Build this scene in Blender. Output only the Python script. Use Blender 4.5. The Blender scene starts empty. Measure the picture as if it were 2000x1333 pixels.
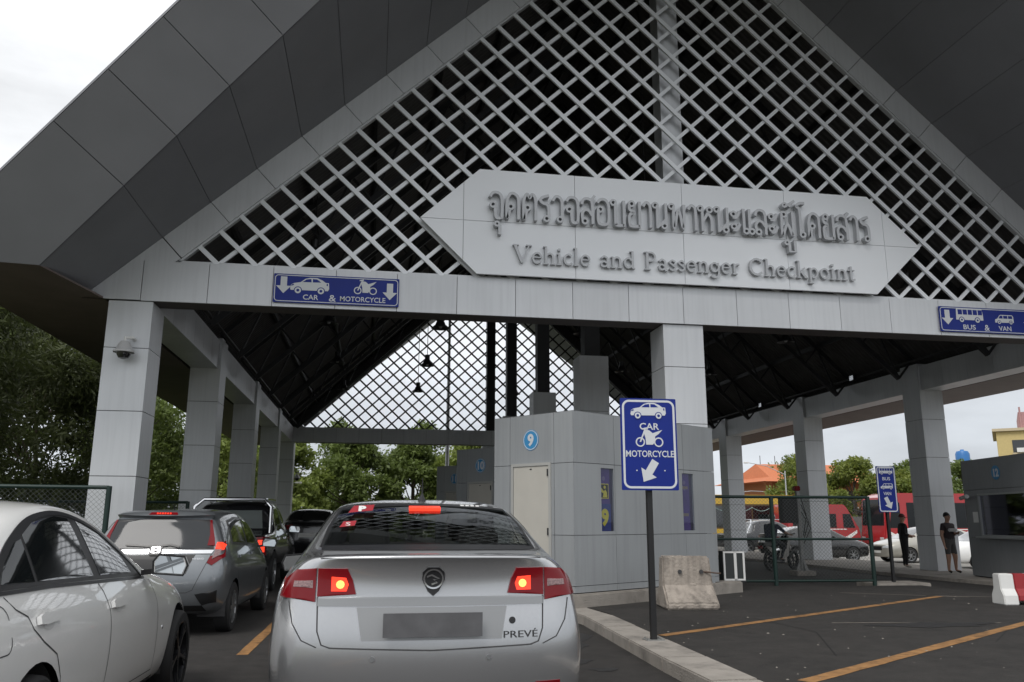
import bpy, bmesh, math, random
import numpy as np
from mathutils import Vector, Matrix
from mathutils.bvhtree import BVHTree
R = math.radians
rnd = random.Random(7)
scene = bpy.context.scene
COL = scene.collection

# ------------------------------------------------------------------ camera
CAM_H = 1.37
cam_d = bpy.data.cameras.new('camera'); cam = bpy.data.objects.new('camera', cam_d); COL.objects.link(cam)
cam_d.sensor_width = 36.0; cam_d.sensor_fit = 'HORIZONTAL'; cam_d.lens = 28.69
cam_d.clip_start = 0.05; cam_d.clip_end = 3000
def cam_matrix(yaw, pitch, roll):
    cy, sy, cp, sp = math.cos(yaw), math.sin(yaw), math.cos(pitch), math.sin(pitch)
    fw = Vector((sy*cp, cy*cp, sp)); rt = Vector((cy, -sy, 0)); up = rt.cross(fw)
    c, s = math.cos(roll), math.sin(roll)
    r2 = rt*c + up*s; u2 = up*c - rt*s
    return Matrix(((r2.x, u2.x, -fw.x, 0), (r2.y, u2.y, -fw.y, 0), (r2.z, u2.z, -fw.z, CAM_H), (0, 0, 0, 1)))
cam.matrix_world = cam_matrix(0.1649, 0.2165, 0.0025)
scene.camera = cam

# ------------------------------------------------------------------ overcast sky
SUN_EL, SUN_AZ = R(52), R(215)          # behind the camera, to the left
world = bpy.data.worlds.new('World'); scene.world = world; world.use_nodes = True
nt = world.node_tree; nt.nodes.clear()
def N(t, **k):
    n = nt.nodes.new(t)
    for a, b in k.items(): setattr(n, a, b)
    return n
out = N('ShaderNodeOutputWorld'); bg = N('ShaderNodeBackground')
tc = N('ShaderNodeTexCoord'); sep = N('ShaderNodeSeparateXYZ')
nt.links.new(tc.outputs['Generated'], sep.inputs[0])
ramp = N('ShaderNodeValToRGB')          # brightness of an overcast sky by height
cr = ramp.color_ramp
cr.elements[0].position = 0.0; cr.elements[0].color = (.47, .495, .53, 1)
cr.elements[1].position = 1.0; cr.elements[1].color = (.93, .935, .94, 1)
e = cr.elements.new(.10); e.color = (.57, .60, .64, 1)
e = cr.elements.new(.30); e.color = (.79, .805, .825, 1)
nt.links.new(sep.outputs['Z'], ramp.inputs[0])
noise = N('ShaderNodeTexNoise'); noise.inputs['Scale'].default_value = 2.6; noise.inputs['Detail'].default_value = 7; noise.inputs['Roughness'].default_value = .55
mp = N('ShaderNodeMapping'); mp.inputs['Scale'].default_value = (1, 1, 3.2)
nt.links.new(tc.outputs['Generated'], mp.inputs[0]); nt.links.new(mp.outputs[0], noise.inputs['Vector'])
mr = N('ShaderNodeMapRange'); mr.inputs[1].default_value = .3; mr.inputs[2].default_value = .7; mr.inputs[3].default_value = .78; mr.inputs[4].default_value = 1.22
nt.links.new(noise.outputs['Fac'], mr.inputs[0])
mul = N('ShaderNodeVectorMath', operation='SCALE')
nt.links.new(ramp.outputs[0], mul.inputs[0]); nt.links.new(mr.outputs[0], mul.inputs['Scale'])
sky = N('ShaderNodeTexSky'); sky.sky_type = 'NISHITA'; sky.sun_disc = False
sky.sun_elevation = SUN_EL; sky.sun_rotation = SUN_AZ
skm = N('ShaderNodeVectorMath', operation='SCALE'); skm.inputs['Scale'].default_value = .005
nt.links.new(sky.outputs[0], skm.inputs[0])
add = N('ShaderNodeVectorMath', operation='ADD')
nt.links.new(mul.outputs[0], add.inputs[0]); nt.links.new(skm.outputs[0], add.inputs[1])
nt.links.new(add.outputs[0], bg.inputs['Color']); bg.inputs['Strength'].default_value = 1.08
nt.links.new(bg.outputs[0], out.inputs[0])

sun_d = bpy.data.lights.new('sun', 'SUN'); sun = bpy.data.objects.new('sun', sun_d); COL.objects.link(sun)
sun_d.energy = 1.5; sun_d.angle = R(22); sun_d.color = (1, .97, .93)
sdir = Vector((math.sin(SUN_AZ)*math.cos(SUN_EL), math.cos(SUN_AZ)*math.cos(SUN_EL), math.sin(SUN_EL)))
sun.rotation_euler = (-sdir).to_track_quat('-Z', 'Y').to_euler()
sun.location = (0, 0, 60)

vs = scene.view_settings
vs.view_transform = 'Standard'; vs.look = 'None'; vs.exposure = 0.2; vs.gamma = 1.0; vs.use_curve_mapping = False

# ------------------------------------------------------------------ materials
MATS = {}
def mat(name, col, rough=.6, metal=0., var=0., scale=4., bump=0., bscale=40., coat=0., spec=.5, stain=0., emis=None, es=0., coatr=.05, streak=0., piece=0.):
    """Procedural principled material: base colour with noise variation, optional bump, vertical dirt streaks."""
    if name in MATS: return MATS[name]
    m = bpy.data.materials.new(name); m.use_nodes = True; t = m.node_tree; b = t.nodes['Principled BSDF']
    b.inputs['Roughness'].default_value = rough; b.inputs['Metallic'].default_value = metal
    b.inputs['Coat Weight'].default_value = coat; b.inputs['Coat Roughness'].default_value = coatr
    b.inputs['Specular IOR Level'].default_value = spec
    c = (col[0], col[1], col[2], 1); b.inputs['Base Color'].default_value = c
    if var or stain or streak or piece:
        co = t.nodes.new('ShaderNodeTexCoord'); vec = co.outputs['Object']
        n = t.nodes.new('ShaderNodeTexNoise'); n.inputs['Scale'].default_value = scale; n.inputs['Detail'].default_value = 6
        t.links.new(vec, n.inputs['Vector'])
        mrr = t.nodes.new('ShaderNodeMapRange'); mrr.inputs[1].default_value = .25; mrr.inputs[2].default_value = .75
        mrr.inputs[3].default_value = 1-var; mrr.inputs[4].default_value = 1+var
        t.links.new(n.outputs['Fac'], mrr.inputs[0]); fac = mrr.outputs[0]
        if stain:
            n2 = t.nodes.new('ShaderNodeTexNoise'); n2.inputs['Scale'].default_value = scale*.35; n2.inputs['Detail'].default_value = 8; n2.inputs['Roughness'].default_value = .7
            t.links.new(vec, n2.inputs['Vector'])
            m2 = t.nodes.new('ShaderNodeMapRange'); m2.inputs[1].default_value = .52; m2.inputs[2].default_value = .66; m2.inputs[3].default_value = 1; m2.inputs[4].default_value = 1-stain
            t.links.new(n2.outputs['Fac'], m2.inputs[0])
            mm = t.nodes.new('ShaderNodeMath'); mm.operation = 'MULTIPLY'; t.links.new(fac, mm.inputs[0]); t.links.new(m2.outputs[0], mm.inputs[1]); fac = mm.outputs[0]
        if streak:
            mpp = t.nodes.new('ShaderNodeMapping'); mpp.inputs['Scale'].default_value = (14, 14, .7)
            t.links.new(vec, mpp.inputs[0])
            n3 = t.nodes.new('ShaderNodeTexNoise'); n3.inputs['Scale'].default_value = 1; n3.inputs['Detail'].default_value = 5
            t.links.new(mpp.outputs[0], n3.inputs['Vector'])
            m3 = t.nodes.new('ShaderNodeMapRange'); m3.inputs[1].default_value = .45; m3.inputs[2].default_value = .75; m3.inputs[3].default_value = 1; m3.inputs[4].default_value = 1-streak
            t.links.new(n3.outputs['Fac'], m3.inputs[0])
            mm = t.nodes.new('ShaderNodeMath'); mm.operation = 'MULTIPLY'; t.links.new(fac, mm.inputs[0]); t.links.new(m3.outputs[0], mm.inputs[1]); fac = mm.outputs[0]
        if piece:                                        # each panel comes from its own batch: slight tone change per object
            oi = t.nodes.new('ShaderNodeObjectInfo'); m4 = t.nodes.new('ShaderNodeMapRange'); m4.inputs[3].default_value = 1-piece; m4.inputs[4].default_value = 1+piece
            t.links.new(oi.outputs['Random'], m4.inputs[0]); mm = t.nodes.new('ShaderNodeMath'); mm.operation = 'MULTIPLY'; t.links.new(fac, mm.inputs[0]); t.links.new(m4.outputs[0], mm.inputs[1]); fac = mm.outputs[0]
        sc = t.nodes.new('ShaderNodeVectorMath'); sc.operation = 'SCALE'; sc.inputs[0].default_value = col[:3]
        t.links.new(fac, sc.inputs['Scale']); t.links.new(sc.outputs[0], b.inputs['Base Color'])
    if bump:
        co2 = t.nodes.new('ShaderNodeTexCoord')
        nb = t.nodes.new('ShaderNodeTexNoise'); nb.inputs['Scale'].default_value = bscale; nb.inputs['Detail'].default_value = 4
        t.links.new(co2.outputs['Object'], nb.inputs['Vector'])
        bp = t.nodes.new('ShaderNodeBump'); bp.inputs['Strength'].default_value = bump; bp.inputs['Distance'].default_value = .02
        t.links.new(nb.outputs['Fac'], bp.inputs['Height']); t.links.new(bp.outputs[0], b.inputs['Normal'])
    if emis:
        b.inputs['Emission Color'].default_value = (*emis, 1); b.inputs['Emission Strength'].default_value = es
    MATS[name] = m; return m
def glass_mat(name, tint, rough=.02, refl=1.0):
    """Tinted sheet glass: transparent tint with a fresnel reflection on top."""
    if name in MATS: return MATS[name]
    m = bpy.data.materials.new(name); m.use_nodes = True; t = m.node_tree; t.nodes.clear()
    o = t.nodes.new('ShaderNodeOutputMaterial'); mx = t.nodes.new('ShaderNodeMixShader')
    tr = t.nodes.new('ShaderNodeBsdfTransparent'); tr.inputs[0].default_value = (*tint, 1)
    gl = t.nodes.new('ShaderNodeBsdfGlossy'); gl.inputs['Roughness'].default_value = rough; gl.inputs[0].default_value = (.95, .97, 1, 1)
    fr = t.nodes.new('ShaderNodeFresnel'); ge = t.nodes.new('ShaderNodeNewGeometry'); im = t.nodes.new('ShaderNodeMapRange')
    im.inputs[3].default_value = 1.55; im.inputs[4].default_value = 1/1.55        # same reflection from both sides of the sheet
    t.links.new(ge.outputs['Backfacing'], im.inputs[0]); t.links.new(im.outputs[0], fr.inputs[0])
    ml = t.nodes.new('ShaderNodeMath'); ml.operation = 'MULTIPLY'; ml.inputs[1].default_value = refl; ml.use_clamp = True
    t.links.new(fr.outputs[0], ml.inputs[0]); t.links.new(ml.outputs[0], mx.inputs[0])
    t.links.new(tr.outputs[0], mx.inputs[1]); t.links.new(gl.outputs[0], mx.inputs[2]); t.links.new(mx.outputs[0], o.inputs[0])
    MATS[name] = m; return m

# ------------------------------------------------------------------ mesh helpers
def loc_of(o):
    v = Vector((0, 0, 0))
    while o is not None:
        v += o.location; o = o.parent
    return v
class MB:
    def __init__(s): s.v = []; s.f = []
    def add(s, vs, fs):
        k = len(s.v); s.v += [tuple(v) for v in vs]; s.f += [tuple(i+k for i in f) for f in fs]; return s
    def box(s, x0, x1, y0, y1, z0, z1, m=None):
        vs = [(x, y, z) for z in (z0, z1) for x, y in ((x0, y0), (x1, y0), (x1, y1), (x0, y1))]
        if m is not None: vs = [m @ Vector(v) for v in vs]
        return s.add(vs, [(3, 2, 1, 0), (4, 5, 6, 7), (0, 1, 5, 4), (1, 2, 6, 5), (2, 3, 7, 6), (3, 0, 4, 7)])
    def cbox(s, c, d, m=None):
        return s.box(c[0]-d[0]/2, c[0]+d[0]/2, c[1]-d[1]/2, c[1]+d[1]/2, c[2]-d[2]/2, c[2]+d[2]/2, m)
    def bar(s, a, b, w, h, up=(0, 0, 1)):
        a, b = Vector(a), Vector(b); d = (b-a).normalized(); u = Vector(up)
        if abs(d.dot(u)) > .98: u = Vector((0, 1, 0))
        r = d.cross(u).normalized()*(w/2); u = r.cross(d).normalized()*(h/2)
        vs = [p + q for p in (a, b) for q in (-r-u, r-u, r+u, -r+u)]
        return s.add(vs, [(3, 2, 1, 0), (4, 5, 6, 7), (0, 1, 5, 4), (1, 2, 6, 5), (2, 3, 7, 6), (3, 0, 4, 7)])
    def tube(s, pts, r, n=8, cap=True):
        pts = [Vector(p) for p in pts]; k = len(s.v); rr = r if isinstance(r, (list, tuple)) else [r]*len(pts)
        pu = None
        for i, p in enumerate(pts):
            d = (pts[min(i+1, len(pts)-1)]-pts[max(i-1, 0)]).normalized()
            u = pu if pu is not None else (Vector((0, 0, 1)) if abs(d.z) < .9 else Vector((1, 0, 0)))
            u = (u - d*u.dot(d)).normalized(); w = d.cross(u); pu = u
            for j in range(n):
                a = 2*math.pi*j/n; s.v.append(tuple(p + (u*math.cos(a)+w*math.sin(a))*rr[i]))
        for i in range(len(pts)-1):
            for j in range(n):
                s.f.append((k+i*n+j, k+i*n+(j+1) % n, k+(i+1)*n+(j+1) % n, k+(i+1)*n+j))
        if cap:
            s.f.append(tuple(k+j for j in range(n))[::-1]); s.f.append(tuple(k+(len(pts)-1)*n+j for j in range(n)))
        return s
    def lathe(s, prof, n=24, m=None, cap=False):
        k = len(s.v)
        for r, z in prof:
            for j in range(n):
                a = 2*math.pi*j/n; v = Vector((r*math.cos(a), r*math.sin(a), z)); s.v.append(tuple(m @ v if m is not None else v))
        for i in range(len(prof)-1):
            for j in range(n):
                s.f.append((k+i*n+j, k+i*n+(j+1) % n, k+(i+1)*n+(j+1) % n, k+(i+1)*n+j))
        if cap:
            s.f.append(tuple(k+j for j in range(n))[::-1]); s.f.append(tuple(k+(len(prof)-1)*n+j for j in range(n)))
        return s
    def prism(s, poly, d, m=None):
        """poly: 3D loop, extruded by vector d"""
        d = Vector(d); n = len(poly); P = [Vector(p) for p in poly]
        vs = P + [p + d for p in P]
        if m is not None: vs = [m @ v for v in vs]
        return s.add(vs, [tuple(range(n))[::-1], tuple(range(n, 2*n))] + [(i, (i+1) % n, n+(i+1) % n, n+i) for i in range(n)])
    def build(s, name, material, parent=None, world=False, smooth=False, bevel=0., label=None, kind=None):
        me = bpy.data.meshes.new(name)
        off = loc_of(parent) if (world and parent is not None) else Vector((0, 0, 0))
        me.from_pydata([(v[0]-off.x, v[1]-off.y, v[2]-off.z) for v in s.v], [], s.f); me.update()
        bm = bmesh.new(); bm.from_mesh(me)
        bmesh.ops.recalc_face_normals(bm, faces=bm.faces)
        if bevel:
            bmesh.ops.bevel(bm, geom=[e for e in bm.edges if e.is_manifold and e.calc_face_angle(0) > .5], offset=bevel, segments=2, affect='EDGES', clamp_overlap=True)
        if smooth:
            for f in bm.faces: f.smooth = True
        bm.to_mesh(me); bm.free()
        if smooth:
            try: me.set_sharp_from_angle(angle=R(38))
            except Exception: pass
        return link(me, name, material, parent, label, kind)
def link(me, name, material, parent=None, label=None, kind=None):
    o = bpy.data.objects.new(name, me)
    if material is not None: me.materials.append(material)
    COL.objects.link(o); o.parent = parent
    if label: o['label'] = label
    if kind: o['kind'] = kind
    return o
def empty(name, loc=(0, 0, 0), rz=0., label=None, cat=None, group=None):
    o = bpy.data.objects.new(name, None); COL.objects.link(o); o.location = loc; o.rotation_euler = (0, 0, rz); o.empty_display_size = .2
    return tag(o, label, cat, group)
def tag(o, label=None, cat=None, group=None, kind=None):
    if label: o['label'] = label
    if cat: o['category'] = cat
    if group: o['group'] = group
    if kind: o['kind'] = kind
    return o
def struct(o): o['kind'] = 'structure'; return o
def copy_tree(o, parent=None):
    c = o.copy(); COL.objects.link(c); c.parent = parent
    for ch in list(o.children): copy_tree(ch, c)
    return c
def clip(poly, axis, val, keep_less):
    """Clip a convex 2D polygon by a line axis=val."""
    o = []
    for i in range(len(poly)):
        a, b = poly[i], poly[(i+1) % len(poly)]
        ia = (a[axis] <= val) == keep_less; ib = (b[axis] <= val) == keep_less
        if ia: o.append(a)
        if ia != ib:
            t = (val-a[axis])/(b[axis]-a[axis]); o.append((a[0]+(b[0]-a[0])*t, a[1]+(b[1]-a[1])*t))
    return o
def cell(poly, x0, x1, z0, z1):
    for ax, v, less in ((0, x0, False), (0, x1, True), (1, z0, False), (1, z1, True)):
        if len(poly) < 3: return []
        poly = clip(poly, ax, v, less)
    return poly if len(poly) >= 3 else []
def smooth_path(pts, n=6, closed=False):
    P = [Vector((*p, 0)) if len(p) == 2 else Vector(p) for p in pts]; o = []; L = len(P)
    for i in range(L if closed else L-1):
        p0, p1, p2, p3 = (P[(i-1) % L], P[i], P[(i+1) % L], P[(i+2) % L]) if closed else (P[max(i-1, 0)], P[i], P[i+1], P[min(i+2, L-1)])
        for j in range(n):
            t = j/n
            o.append(.5*((2*p1)+(-p0+p2)*t+(2*p0-5*p1+4*p2-p3)*t*t+(-p0+3*p1-3*p2+p3)*t**3))
    if not closed: o.append(P[-1])
    return o
def arc(cx, cy, rx, ry, a0, a1, n=12):
    return [(cx+rx*math.cos(R(a0+(a1-a0)*i/n)), cy+ry*math.sin(R(a0+(a1-a0)*i/n))) for i in range(n+1)]
def rrect(x0, x1, y0, y1, r, n=5):
    o = []
    for cx, cy, a in ((x1-r, y1-r, 0), (x0+r, y1-r, 90), (x0+r, y0+r, 180), (x1-r, y0+r, 270)): o += arc(cx, cy, r, r, a, a+90, n)
    return o
def ribbon(mb, pts, w, d, M, closed=False):
    """Flat stroke in 2D (u,v), width w (number or list), extruded by d; M maps (u,v,depth)->world."""
    P = [Vector((p[0], p[1], 0)) for p in pts]; n = len(P); k = len(mb.v)
    for i in range(n):
        a = P[(i-1) % n] if (closed or i > 0) else P[i]; b = P[(i+1) % n] if (closed or i < n-1) else P[i]
        t = (b-a); t = t.normalized() if t.length > 1e-9 else Vector((1, 0, 0)); q = Vector((-t.y, t.x, 0))
        hw = (w[i] if isinstance(w, (list, tuple)) else w)/2
        for sgn, dep in ((1, d), (-1, d), (-1, 0), (1, 0)):
            v = P[i]+q*hw*sgn; mb.v.append(tuple(M @ Vector((v.x, v.y, dep))))
    m = n if closed else n-1
    for i in range(m):
        a = k+4*i; b = k+4*((i+1) % n)
        for j in range(4): mb.f.append((a+j, a+(j+1) % 4, b+(j+1) % 4, b+j))
    if not closed:
        mb.f.append((k+3, k+2, k+1, k)); e = k+4*(n-1); mb.f.append((e, e+1, e+2, e+3))
    return mb
def frame_mat(o, u, v):
    """Matrix mapping (a,b,depth) to o + a*u + b*v + depth*(u x v)."""
    o, u, v = Vector(o), Vector(u).normalized(), Vector(v).normalized(); w = u.cross(v)
    return Matrix(((u.x, v.x, w.x, o.x), (u.y, v.y, w.y, o.y), (u.z, v.z, w.z, o.z), (0, 0, 0, 1)))
def text_mesh(txt, size, M, name, material, parent, depth=.004, bold=0., align='CENTER', width=None):
    cu = bpy.data.curves.new('t', 'FONT'); cu.body = txt; cu.size = size; cu.align_x = align; cu.extrude = depth; cu.offset = bold; cu.resolution_u = 3
    o = bpy.data.objects.new('t', cu); COL.objects.link(o)
    dg = bpy.context.evaluated_depsgraph_get(); me = bpy.data.meshes.new_from_object(o.evaluated_get(dg))
    bpy.data.objects.remove(o)
    if width and me.vertices:
        xs = [v.co.x for v in me.vertices]; k = width/max(max(xs)-min(xs), 1e-6)
        for v in me.vertices: v.co.x *= k
    me.transform(M); me.materials.clear(); me.name = name
    return link(me, name, material, parent)

# shared materials
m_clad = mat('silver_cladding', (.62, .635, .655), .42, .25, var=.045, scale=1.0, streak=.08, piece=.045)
m_clad2 = mat('grey_cladding', (.235, .245, .255), .45, .2, var=.05, scale=1.5, streak=.08)
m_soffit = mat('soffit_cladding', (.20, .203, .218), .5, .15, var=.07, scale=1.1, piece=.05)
m_eave = mat('brown_soffit', (.135, .105, .095), .6, var=.12, scale=2.5)
m_core = mat('dark_joint', (.05, .05, .052), .8)
m_deck = mat('dark_roof_deck', (.095, .092, .092), .6, .2, var=.2, scale=2)
m_steel = mat('dark_steel', (.035, .035, .037), .5, .3, var=.15)
m_sign = mat('sign_silver', (.80, .82, .845), .42, .15, var=.02, scale=1.2)
m_letter = mat('letter_metal_shaded', (.46, .47, .485), .4, .35, var=.03)  # darker than the panels: shadow of the letter sides put into the colour
m_asph = mat('asphalt', (.031, .028, .026), .9, var=.28, scale=6, bump=.6, bscale=160, stain=.3)
m_asph2 = mat('worn_asphalt', (.030, .027, .0245), .92, var=.30, scale=5, bump=.7, bscale=140, stain=.35)
m_conc = mat('concrete', (.30, .275, .245), .9, var=.16, scale=5, bump=.5, bscale=50, stain=.35)
m_orange = mat('worn_orange_paint', (.30, .155, .055), .85, var=.35, scale=11, stain=.6)
m_white = mat('white_paint', (.72, .72, .70), .5, var=.05)
m_blue = mat('sign_blue', (.006, .022, .215), .45, var=.05, spec=.3)
m_ink = mat('sign_white', (.62, .64, .66), .5)
m_green = mat('green_fence_paint', (.007, .026, .021), .5, var=.2)
m_black = mat('black_paint', (.012, .012, .013), .45)
m_chrome = mat('chrome', (.75, .76, .78), .12, 1.)
m_rubber = mat('rubber', (.016, .016, .017), .75, var=.15)
# ------------------------------------------------------------------ ground, road, island, pavements
def flat(name, poly, z, material, thick=0.):
    mb = MB()
    if thick: mb.prism([(x, y, z-thick) for x, y in poly], (0, 0, thick))
    else: mb.add([(x, y, z) for x, y in poly], [tuple(range(len(poly)))])
    return struct(mb.build(name, material))
m_earth = mat('dry_ground', (.10, .10, .065), .95, var=.3, scale=.3, bump=.5, bscale=8)
flat('ground', [(-900, -300), (900, -300), (900, 1500), (-900, 1500)], -.40, m_earth)
flat('road', [(-4.2, -20), (16.6, -20), (16.6, 75), (-4.2, 75)], 0.0, m_asph)
kerb_l = [(2.70, -6), (2.71, 7.5), (2.85, 11.3), (2.62, 13.6), (2.4, 15.5), (2.6, 36)]
ISL = .12
isl = [(3.08, -6), (3.13, 6.4), (3.27, 11.6), (2.95, 13.6), (2.7, 15.5), (2.9, 36), (8.8, 36), (8.8, 15.55), (10.9, 15.45), (11.0, 12.6), (30, 9.5), (30, -6)]
flat('island_paving', isl, ISL, m_asph2, .15)
# the kerb along the island: cast stones, each with its own edges
kerb = struct(MB().box(2.5, 2.6, 30, 35.9, 0, .1).build('kerb', m_conc))
def kx(y, P):
    for (x0, y0), (x1, y1) in zip(P, P[1:]):
        if y0 <= y <= y1: return x0+(x1-x0)*(y-y0)/(y1-y0)
    return P[-1][0]
y = 2.0; kr = [(3.08, -6), (3.13, 6.4), (3.27, 11.6), (2.95, 13.6), (2.7, 15.5), (2.9, 36)]
while y < 30:
    y2 = min(y+1.15, 30); dz = rnd.uniform(-.004, .004)
    MB().prism([(kx(y+.006, kerb_l), y+.006, -.02), (kx(y+.006, kr)-.006, y+.006, -.02), (kx(y2-.006, kr)-.006, y2-.006, -.02), (kx(y2-.006, kerb_l), y2-.006, -.02)], (0, 0, .146+dz)).build('kerb_stone', m_conc, kerb, world=True, bevel=.012)
    y = y2
# right hand pavement along the pillars
flat('pavement', [(13.6, 15.2), (16.6, 15.2), (16.6, 46), (13.2, 46), (13.2, 20)], .08, m_conc, .2)
flat('car_park', [(16.6, 12), (90, 12), (90, 75), (16.6, 75)], -.35, mat('pale_concrete_paving', (.25, .24, .22), .9, var=.15, scale=2, stain=.2))
flat('pavement_left', [(-9, 2), (-4.0, 2), (-4.0, 46), (-9, 46)], .12, mat('grass_soil', (.05, .06, .025), .95, var=.4, scale=4, bump=.6, bscale=30), .15)
# painted lines: worn orange strips
def strip(name, a, b, w, z, material=m_orange):
    a, b = Vector((*a, 0)), Vector((*b, 0)); d = (b-a).normalized(); q = Vector((-d.y, d.x, 0))*(w/2); mb = MB(); n = max(2, int((b-a).length/.25)); L = []; Rr = []
    for i in range(n+1):
        p = a+(b-a)*i/n; L.append(p+q*(1+rnd.uniform(-.08, .08))); Rr.append(p-q*(1+rnd.uniform(-.08, .08)))
    vs = [(p.x, p.y, z) for p in L]+[(p.x, p.y, z) for p in Rr]
    mb.add(vs, [(i, i+1, n+2+i, n+1+i) for i in range(n)])
    return struct(mb.build(name, material))
strip('line_marking', (3.22, 9.17), (9.62, 13.15), .13, ISL+.004)
strip('line_marking', (3.45, 6.45), (9.6, 10.55), .14, ISL+.004)
strip('line_marking', (9.45, 13.30), (12.4, 12.15), .06, ISL+.004, mat('faded_line', (.17, .15, .13), .9, var=.3, scale=8))
strip('line_marking', (8.3, 14.05), (10.0, 12.95), .06, ISL+.004, MATS['faded_line'])
for y0 in (-1.2, 3.9, 9.0, 14.2, 19.4):
    strip('lane_dash', (-1.28, y0+.3), (-1.24, y0+3.2), .12, .004)
# oily patches and pale scuffs as thin stains on the island surface
for a, b, w in (((5.75, 9.98), (6.5, 9.9), .05), ((6.5, 9.9), (7.25, 9.62), .04), ((7.25, 9.62), (7.9, 9.7), .06)):
    strip('worn_scuff', a, b, w, ISL+.003, MATS['faded_line'])
for a, b in (((4.4, 7.6), (5.1, 9.2)), ((5.1, 9.2), (5.0, 10.6)), ((6.6, 8.2), (7.6, 9.2)), ((7.6, 9.2), (9.6, 9.6))):
    strip('crack', a, b, .014, ISL+.003, mat('crack_dark', (.010, .009, .009), .95))  # thin dark strips drawn as cracks in the asphalt
m_oil = mat('oil_stain', (.020, .019, .019), .6, var=.3, scale=8)
for (x, y, a, b) in ((2.15, 9.9, .42, .8), (2.0, 8.4, .22, .16), (2.2, 7.9, .12, .1), (6.9, 9.6, .8, .22), (1.75, 10.9, .3, .2)):
    P = [(x+a*(1+.25*math.sin(3*t)+rnd.uniform(-.2, .2))*math.cos(t), y+b*(1+rnd.uniform(-.25, .25))*math.sin(t)) for t in np.linspace(0, 2*math.pi, 18)[:-1]]
    flat('oil_stain', P, (ISL if x > 3 else 0)+.004, m_oil)
m_lit = mat('litter_pale', (.27, .25, .22), .9)
mb = MB()
for i in range(80):
    x, y = rnd.uniform(3.2, 10), rnd.uniform(6.3, 14); s = rnd.uniform(.005, .02)
    t = rnd.uniform(0, 3.14); c, q = math.cos(t)*s, math.sin(t)*s
    z = ISL+.002
    mb.add([(x-c, y-q, z), (x+q*.6, y-c*.6, z), (x+c, y+q, z), (x-q*.6, y+c*.6, z), (x, y, z+s*.5)], [(0, 1, 4), (1, 2, 4), (2, 3, 4), (3, 0, 4)])
tag(mb.build('litter', m_lit), 'scattered pale grit and litter on the dark island asphalt', 'litter', kind='stuff')

# ------------------------------------------------------------------ the checkpoint gate building
CX, YF, YB = 5.59, 14.06, 40.2
SL = .935; ZB, ZT = 4.96, 5.66
gate = empty('checkpoint_gate', (CX, YF, 0), label='grey panelled gate building with steep gable roof and white lattice over the lanes', cat='building')
def mirx(x): return 2*CX-x
SEAMS = [1.0, 2.05, 3.10, 4.15]
PIL_Y = [14.10, 20.42, 26.8, 33.4, 39.75]
def pillar(x0, x1, y0, y1, top, parent):
    p = MB().box(x0+.02, x1-.02, y0+.02, y1-.02, 0, top).build('pillar', m_core, parent, world=True)
    zs = [0.02]+SEAMS+[top]
    for a, b in zip(zs, zs[1:]):
        MB().box(x0, x1, y0, y1, a+.006, b-.006).build('cladding_panel', m_clad, p, world=True)
    return p
PL0, PL1 = -4.48, -3.78
for i, py in enumerate(PIL_Y):
    top = ZB-.004 if i in (0, 4) else 5.72
    pillar(PL0, PL1, py, py+.76, top, gate)
    pillar(mirx(PL1), mirx(PL0), py, py+.76, top, gate)
    c = pillar(CX-.39, CX+.39, py+.02, py+.74, (ZB-.004) if i in (0, 4) else 5.62, gate)
    MB().box(CX-.21, CX+.21, py+.17, py+.59, 5.0 if i in (0, 4) else 5.622, 13.2).build('upper_post', m_clad if i == 0 else m_steel, c, world=True)
# side beams between the pillars, clad in square panels
for side in (0, 1):
    for a, b in zip(PIL_Y, PIL_Y[1:]):
        y0, y1 = a+.76, b
        xi, xo = (-3.84, -4.46) if side == 0 else (mirx(-3.84), mirx(-4.46))
        bm_ = MB().box(min(xi, xo)+.02, max(xi, xo)-.02, y0-.004, y1+.004, ZB+.02, 5.62).build('side_beam', m_core, gate, world=True)
        n = 6
        for k in range(n):
            u0, u1 = y0+(y1-y0)*k/n+.004, y0+(y1-y0)*(k+1)/n-.004
            MB().box(min(xi, xo), max(xi, xo), u0, u1, ZB, 5.64).build('beam_panel', m_clad, bm_, world=True)
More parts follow.
